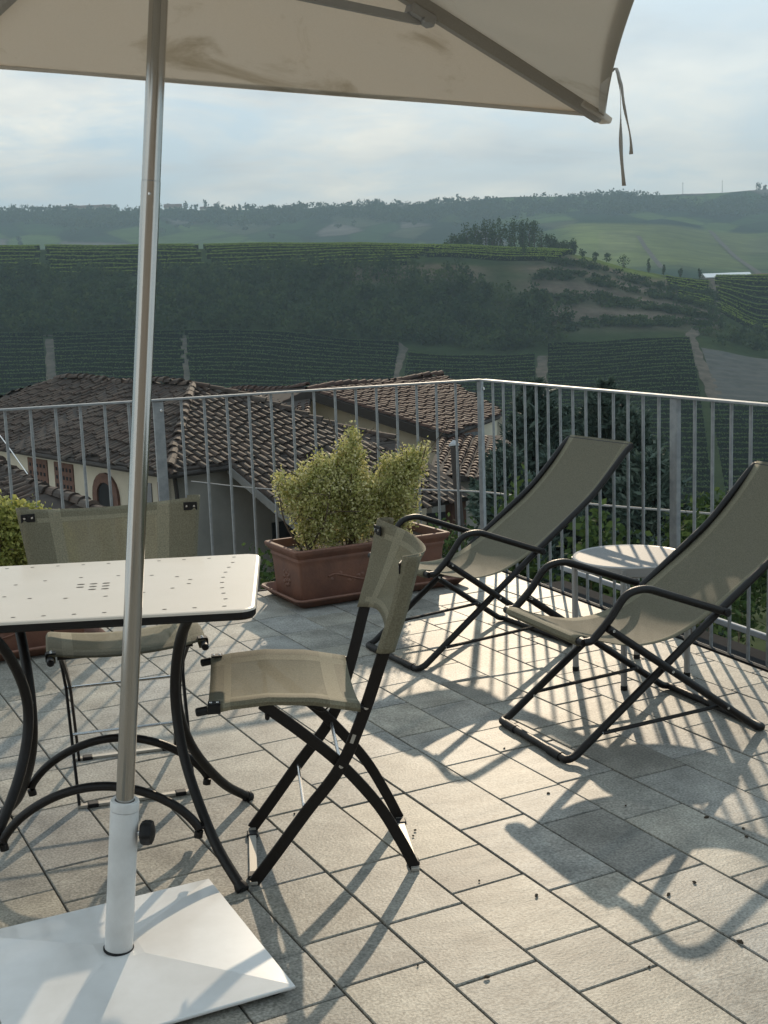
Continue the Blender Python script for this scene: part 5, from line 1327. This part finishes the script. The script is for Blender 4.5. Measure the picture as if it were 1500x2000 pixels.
# --- the low outbuilding at the left edge, just its roof shows
def build_outbuilding():
    Q0, Q1 = at(-60, 884, 22.5), at(205, 1016, 17.0)
    d = nrm(Q1-Q0); pl = nrm(np.array([*(-RH*.82-FH*.50), -.37])); pl = nrm(pl-d*(pl@d)*.6)
    Qm = at(118, 925, 19.4)
    Q2, Q3 = Q1+pl*4.2, Q0+pl*4.2
    t = empty('low_outbuilding', ((Q0+Q2)/2)*np.array([1, 1, 0])+np.array([0, 0, -7.0]), 0, 'low outbuilding at the left edge with a sunlit old tile roof, nearest the terrace', 'outbuilding')
    n = np.cross(d, pl); n = nrm(n if n[2] > 0 else -n)
    roof_mesh(t, [([Q0, Q1, Q2, Q3], pl)], [(Q0+n*.02, Q1+n*.02)], M['tiles_old'], sp=.19, ex=.30, rad=.082, jit=1.5)
    bk = Q0+(-pl)*1.0
    for a, b_ in ((Q0, Q1), (Q1, Q2), (Q2, Q3)):
        m = MB(); A, B_ = (Q0+Q2)/2, None
        f = lambda q_: q_+((Q0+Q2)/2-q_)*.07
        a2, b2 = f(a), f(b_); m.add([(a2[0], a2[1], -7), (b2[0], b2[1], -7), b2-V3((0, 0, .14)), a2-V3((0, 0, .14))], [(0, 1, 2, 3)]); m.build('wall', M['plaster_grey'], t, org=t.location, solid=.25)
build_outbuilding()

# --- the newer house behind: low gabled roof of red brown tiles
def build_red_house():
    e = np.array([.666, .746]); p = np.array([.746, -.666]); A = np.array([-2.18, 38.0]); zA = -1.05
    W3 = lambda q_, z: cw(q_[0], q_[1], z)
    t = empty('gabled_house', W3(A+e*3, -7.5), 0, 'cream walled house with a red brown low gabled roof behind the old farmhouse', 'house')
    B = A+e*6.5; sl = .215
    AE = A+p*5.3; BE = A+p*4.35+e*3.95; ze = zA-sl*4.9
    AL, BL = A-p*1.7, B-p*3.5
    faces = [([W3(A, zA), W3(B, zA), W3(BE, zA-sl*4.35), W3(AE, zA-sl*5.3)], W3(A+p, 0)-W3(A, sl)),
             ([W3(A, zA), W3(B, zA), W3(BL, zA-.36*3.5), W3(AL, zA-.36*1.7)], W3(A-p, 0)-W3(A, .36))]
    roof_mesh(t, faces, [(W3(A, zA+.03), W3(B, zA+.03))], M['tiles_red'], M['dark_wood'], sp=.23, ex=.36, rad=.098, jit=.7)
    vb = MB(); vb.bar([W3(A-e*.02, zA-.13), W3(AE-e*.02, zA-sl*5.3-.13)], .06, .26, (0, 0, 1)); vb.build('barge_board', M['dark_wood'], t, org=t.location)
    vb = MB(); vb.bar([W3(A-e*.02, zA-.131), W3(AL-e*.02, zA-.36*1.7-.131)], .06, .26, (0, 0, 1)); vb.build('barge_board', M['dark_wood'], t, org=t.location)
    vb = MB(); vb.tube([W3(AE+p*.03, zA-sl*5.3-.06), W3(BE+p*.03, zA-sl*4.35-.06)], .06, 8); vb.build('gutter', M['dark_wood'], t, org=t.location)
    g = MB(); a1, a2 = A+e*.7-p*1.5, A+e*.7+p*4.5
    ring = [W3(a1, -7.5), W3(a2, -7.5), W3(a2, zA-sl*4.5-.12), W3(A+e*.7, zA-.14), W3(a1, zA-.36*1.5-.12)]
    g.add(ring, [(0, 1, 2, 3, 4)]); g.build('gable_wall', M['plaster_cream'], t, org=t.location, solid=.2)
    b2 = a2+e*3.1
    wallbox('wall', W3(a2, 0), W3(b2, 0), -7.5, zA-sl*4.6, M['plaster_cream'], t, back=W3(A+e*3, 0))
    wallbox('wall', W3(b2, 0), W3(b2-p*6, 0), -7.5, zA-sl*4.6, M['plaster_cream'], t, back=W3(A+e*1, 0))
    dw = (W3(b2, 0)-W3(a2, 0))[:2]; dw /= np.linalg.norm(dw)
    c = W3(a2, 0)[:2]+dw*1.5
    wf = panel('window', c, dw, 1.25, zA-sl*4.6-1.35, zA-sl*4.6-.22, M['window_wood'], t, .03)
    panel('pane', c, dw, 1.02, zA-sl*4.6-1.25, zA-sl*4.6-.32, M['glass_dark'], t, .036, .05, wf)
    dg = (W3(a2, 0)-W3(a1, 0))[:2]; dg /= np.linalg.norm(dg)
    for s_, wd, z1, z2 in ((.9, .8, -3.4, -2.2), (2.6, .7, -4.3, -2.6), (4.2, 1.0, -4.6, -2.9)):
        c = W3(a1, 0)[:2]+dg*s_; wf = panel('window', c, dg, wd, z1, z2, M['window_wood'], t, .13)
        panel('pane', c, dg, wd*.8, z1+.1, z2-.1, M['glass_dark'], t, .137, .05, wf)
    # lower roof on the right, dark eaves shadow under it
    TL, TR, BR, BL2 = at(862, 852, 35.0), at(1000, 853, 36.5), at(960, 938, 30.5), at(836, 926, 29.5)
    dd = ((BL2+BR)-(TL+TR))/2
    Q, T = [], []; tile_field([TL, TR, BR, BL2], dd, Q, T, sp=.22, ex=.35, rad=.095, jit=.8)
    o = quads_obj('porch_roof', np.array(Q)-np.array(t.location), M['tiles_red'], t, np.array(T))
    m = MB(); m.add([TL-V3((0, 0, .02)), TR-V3((0, 0, .02)), BR-V3((0, 0, .02)), BL2-V3((0, 0, .02))], [(0, 1, 2, 3)]); m.build('porch_deck', M['roof_under'], o, org=t.location, solid=.12)
    wa, wb = at(842, 940, 30.2), at(1010, 950, 31.2)
    wallbox('porch_wall', wa, wb, -7.5, min(BL2[2], BR[2])-.02, M['plaster_grey'], t, back=TL)
    dq = (wb-wa)[:2]; dq /= np.linalg.norm(dq); panel('porch_window', (wa+(wb-wa)*.06)[:2], dq, .55, -4.6, -3.65, M['dark_void'], t, .02)
    # the red brown lean-to roof going off to the left of the ridge
    TL, TR, BR, BL2 = at(436, 767, 44), at(612, 757, 39.4), at(600, 812, 36), at(430, 800, 40)
    Q, T = [], []; tile_field([TL, TR, BR, BL2], ((BL2+BR)-(TL+TR))/2, Q, T, sp=.23, ex=.36, rad=.098, jit=.7)
    o = quads_obj('side_roof', np.array(Q)-np.array(t.location), M['tiles_red'], t, np.array(T))
    m = MB(); m.add([q_-V3((0, 0, .02)) for q_ in (TL, TR, BR, BL2)], [(0, 1, 2, 3)]); m.build('side_roof_deck', M['roof_under'], o, org=t.location, solid=.12)
    Q, T = [], []; ridge_tiles(TL+V3((0, 0, .02)), TR+V3((0, 0, .02)), Q, T); quads_obj('side_ridge_tiles', np.array(Q)-np.array(t.location), M['tiles_red'], o, np.array(T))
build_red_house()
# flue beside the corner post, cables
def build_flue():
    b0, t0 = at(899, 1030, 18), at(887, 874, 18.3); t = empty('flue_pipe', (b0[0], b0[1], -6), 0, 'dark slanting flue pipe with a bright cap left of the corner post', 'flue pipe')
    m = MB(); m.tube([b0+(b0-t0)*.9, t0], .058, 12, (1, 0, 0)); m.build('pipe', M['dark_wood'], t, org=t.location, smooth=True)
    m = MB(); d = nrm(t0-b0); m.tube([t0+d*.02, t0+d*.05, t0+d*.11], .075, 12, (1, 0, 0), scale=[1, 1, .2]); m.build('cap', M['trim_white'], t, org=t.location, smooth=True)
build_flue()
def cable(name, pts, r_, mt, label):
    b = MB(); b.tube(smooth_path(pts, 6), r_, 6); o = b.build(name, mt, None, org=pts[0]); o.location = pts[0]; tag(o, label, 'cable')
cable('overhead_cable', [at(374, 940, 24), at(540, 956, 20), at(860, 957, 15), at(1040, 972, 13), at(1180, 987, 12), at(1346, 1000, 11), at(1560, 1018, 10)], .011, M['cable_grey'], 'thin grey cable stretched across behind the railing at half its height')
cable('guy_wire', [at(-30, 815, 15), at(4, 856, 14.5), at(54, 926, 14)], .006, M['cable_white'], 'short white wire sloping down over the outbuilding roof at the left edge')
# the flat roof right below the railing on the right
def build_flat_roof():
    t = empty('flat_roof_annex', (1.5, -3, -3), 0, 'low annex with olive roof sheet and white edge trims just below the right hand railing', 'annex')
    m = MB(); m.box((.42, -3.4, -.75), (.56, 7.4, 1.0)); m.build('gutter_strip', M['bitumen'], t, org=t.location)
    m = MB(); m.box((1.75, -5.1, -.741), (2.1, 6.6, 1.1)); m.build('roof_sheet', M['olive_sheet'], t, org=t.location)
    for x, z in ((.43, -.23), (.672, -.165)):
        m = MB(); m.bbox((x, -3.4, z), (.022, 7.38, .03), .004); m.build('edge_trim', M['trim_white'], t, org=t.location)
build_flat_roof()

# ================================================================== GARDEN TREES
def conifer(P, hgt, rad, n, label, lm=None):
    t = empty('conifer_tree', P, 0, label, 'tree', 'dark conifers beyond the railing')
    b = MB(); b.tube([(0, 0, -.5), (0, 0, hgt*.5), (.05, 0, hgt*.97)], .16, 8, (1, 0, 0), scale=[1.3, .8, .12])
    C, D = [], []; nb = int(60+hgt*9)
    for i in range(nb):
        k = (i+.5)/nb; z = hgt*(.06+.93*k); az = i*2.4+rng.normal()*.3
        ln = rad*(1-k)**.72*rng.uniform(.55, 1.15)+.12; d = V3((math.cos(az), math.sin(az), rng.uniform(-.05, .30)+.7*k))
        d = nrm(d); s_ = nrm(np.cross(d, (0, 0, 1)))
        e = V3((0, 0, z))+d*ln
        if i % 2 == 0: b.tube([(0, 0, z), V3((0, 0, z))+d*ln*.5-V3((0, 0, .04)), e], .022*(1-k)+.008, 4, (0.2, 0.1, 1), scale=[1, .7, .3])
        m = int(n/nb*(.35+1.3*(1-k)**.8)); f = rng.random(m)**.65
        c = V3((0, 0, z))+d[None]*(f*ln)[:, None]+s_[None]*(rng.normal(size=m)*.16*(1.1-f*.6)*min(1, ln))[:, None]
        c[:, 2] -= rng.random(m)*.16*f+.02; C.append(c)
        D.append(np.tile(d, (m, 1))+rng.normal(size=(m, 3))*.55)
    b.build('trunk', M['bark'], t)
    C = np.concatenate(C); D = np.concatenate(D); D /= np.linalg.norm(D, axis=1)[:, None]
    E_ = np.cross(D, rng.normal(size=C.shape)); E_ /= np.linalg.norm(E_, axis=1)[:, None]; sz = (.080+.095*rng.random(len(C)))[:, None]
    quads_obj('crown', np.stack([C-D*sz, C+E_*sz*.27, C+D*sz, C-E_*sz*.27], 1), lm or M['needles'], t)
for u, v, d, hgt, rad, n, lab in ((1042, 738, 24.5, 7.2, 1.45, 9000, 'dark blue green conifer right of the corner post, leftmost of the group'), (1110, 790, 25.5, 6.6, 1.3, 7000, 'shorter dark conifer between the two tallest conifer tops'), (1180, 742, 23.0, 7.2, 1.7, 11000, 'broad dark conifer with a spiky top in the middle of the group'),
                             (1238, 800, 22.0, 6.2, 1.35, 8000, 'dark conifer just left of the right hand railing post'), (990, 880, 21.0, 4.6, 1.1, 5200, 'low dark conifer hugging the corner post of the railing'), (1270, 880, 20.0, 4.6, 1.0, 5200, 'low dark conifer at the foot of the right hand railing post')):
    P = at(u, v, d); conifer((P[0], P[1], P[2]-hgt), hgt, rad*1.6, int(n*3.2), lab)
def laurel(u, v, d, rad, hgt, n, leaf, label, name='laurel_bush'):
    P = at(u, v, d); bl = [(rng.normal()*rad*.4, rng.normal()*rad*.4, hgt*(.3+.55*rng.random()), rad*.6, rad*.6, hgt*.28) for _ in range(6)]
    build_shrub((P[0], P[1], P[2]-hgt), bl, name, label, n, leaf, M['leaf_laurel'], None, 6, 'bush', .07)
laurel(1010, 975, 10.5, .22, 1.5, 1500, .075, 'bright leafy bush beyond the railing behind the first deck chair')
laurel(1150, 1035, 10.0, .45, 1.5, 2600, .075, 'leafy bush beyond the railing above the round side table')
laurel(1372, 1025, 9.0, .22, 1.2, 1200, .07, 'bright leafy bush behind the armrest of the nearer deck chair')
laurel(1350, 975, 15.0, .7, 2.0, 3000, .08, 'rounded green bush beyond the railing right of its post')
laurel(1440, 1010, 14.0, .7, 2.0, 2600, .08, 'low green bush beyond the railing at the right edge')
laurel(905, 1010, 13.0, .5, 1.6, 2600, .07, 'dim leafy bush below the railing left of the corner post')
laurel(524, 1112, 7.6, .12, .5, 420, .05, 'small bright green weed beyond the railing left of the trough', 'weed_plant')

# ================================================================== AIR
def build_haze():
    m = bpy.data.materials.new('haze_air'); m.use_nodes = True; t = m.node_tree; t.nodes.clear()
    out = t.nodes.new('ShaderNodeOutputMaterial'); v = t.nodes.new('ShaderNodeVolumePrincipled')
    v.inputs['Color'].default_value = (.38, .53, .63, 1); v.inputs['Density'].default_value = .00040; v.inputs['Anisotropy'].default_value = .1
    t.links.new(v.outputs[0], out.inputs['Volume'])
    b = MB(); c = cw(0, 1180, 0); b.box((c[0], c[1], 78), (6400, 2760, 330), np.array([[RH[0], FH[0], 0], [RH[1], FH[1], 0], [0, 0, 1]]))
    o = b.build('haze', m, None); o['kind'] = 'stuff'
build_haze()
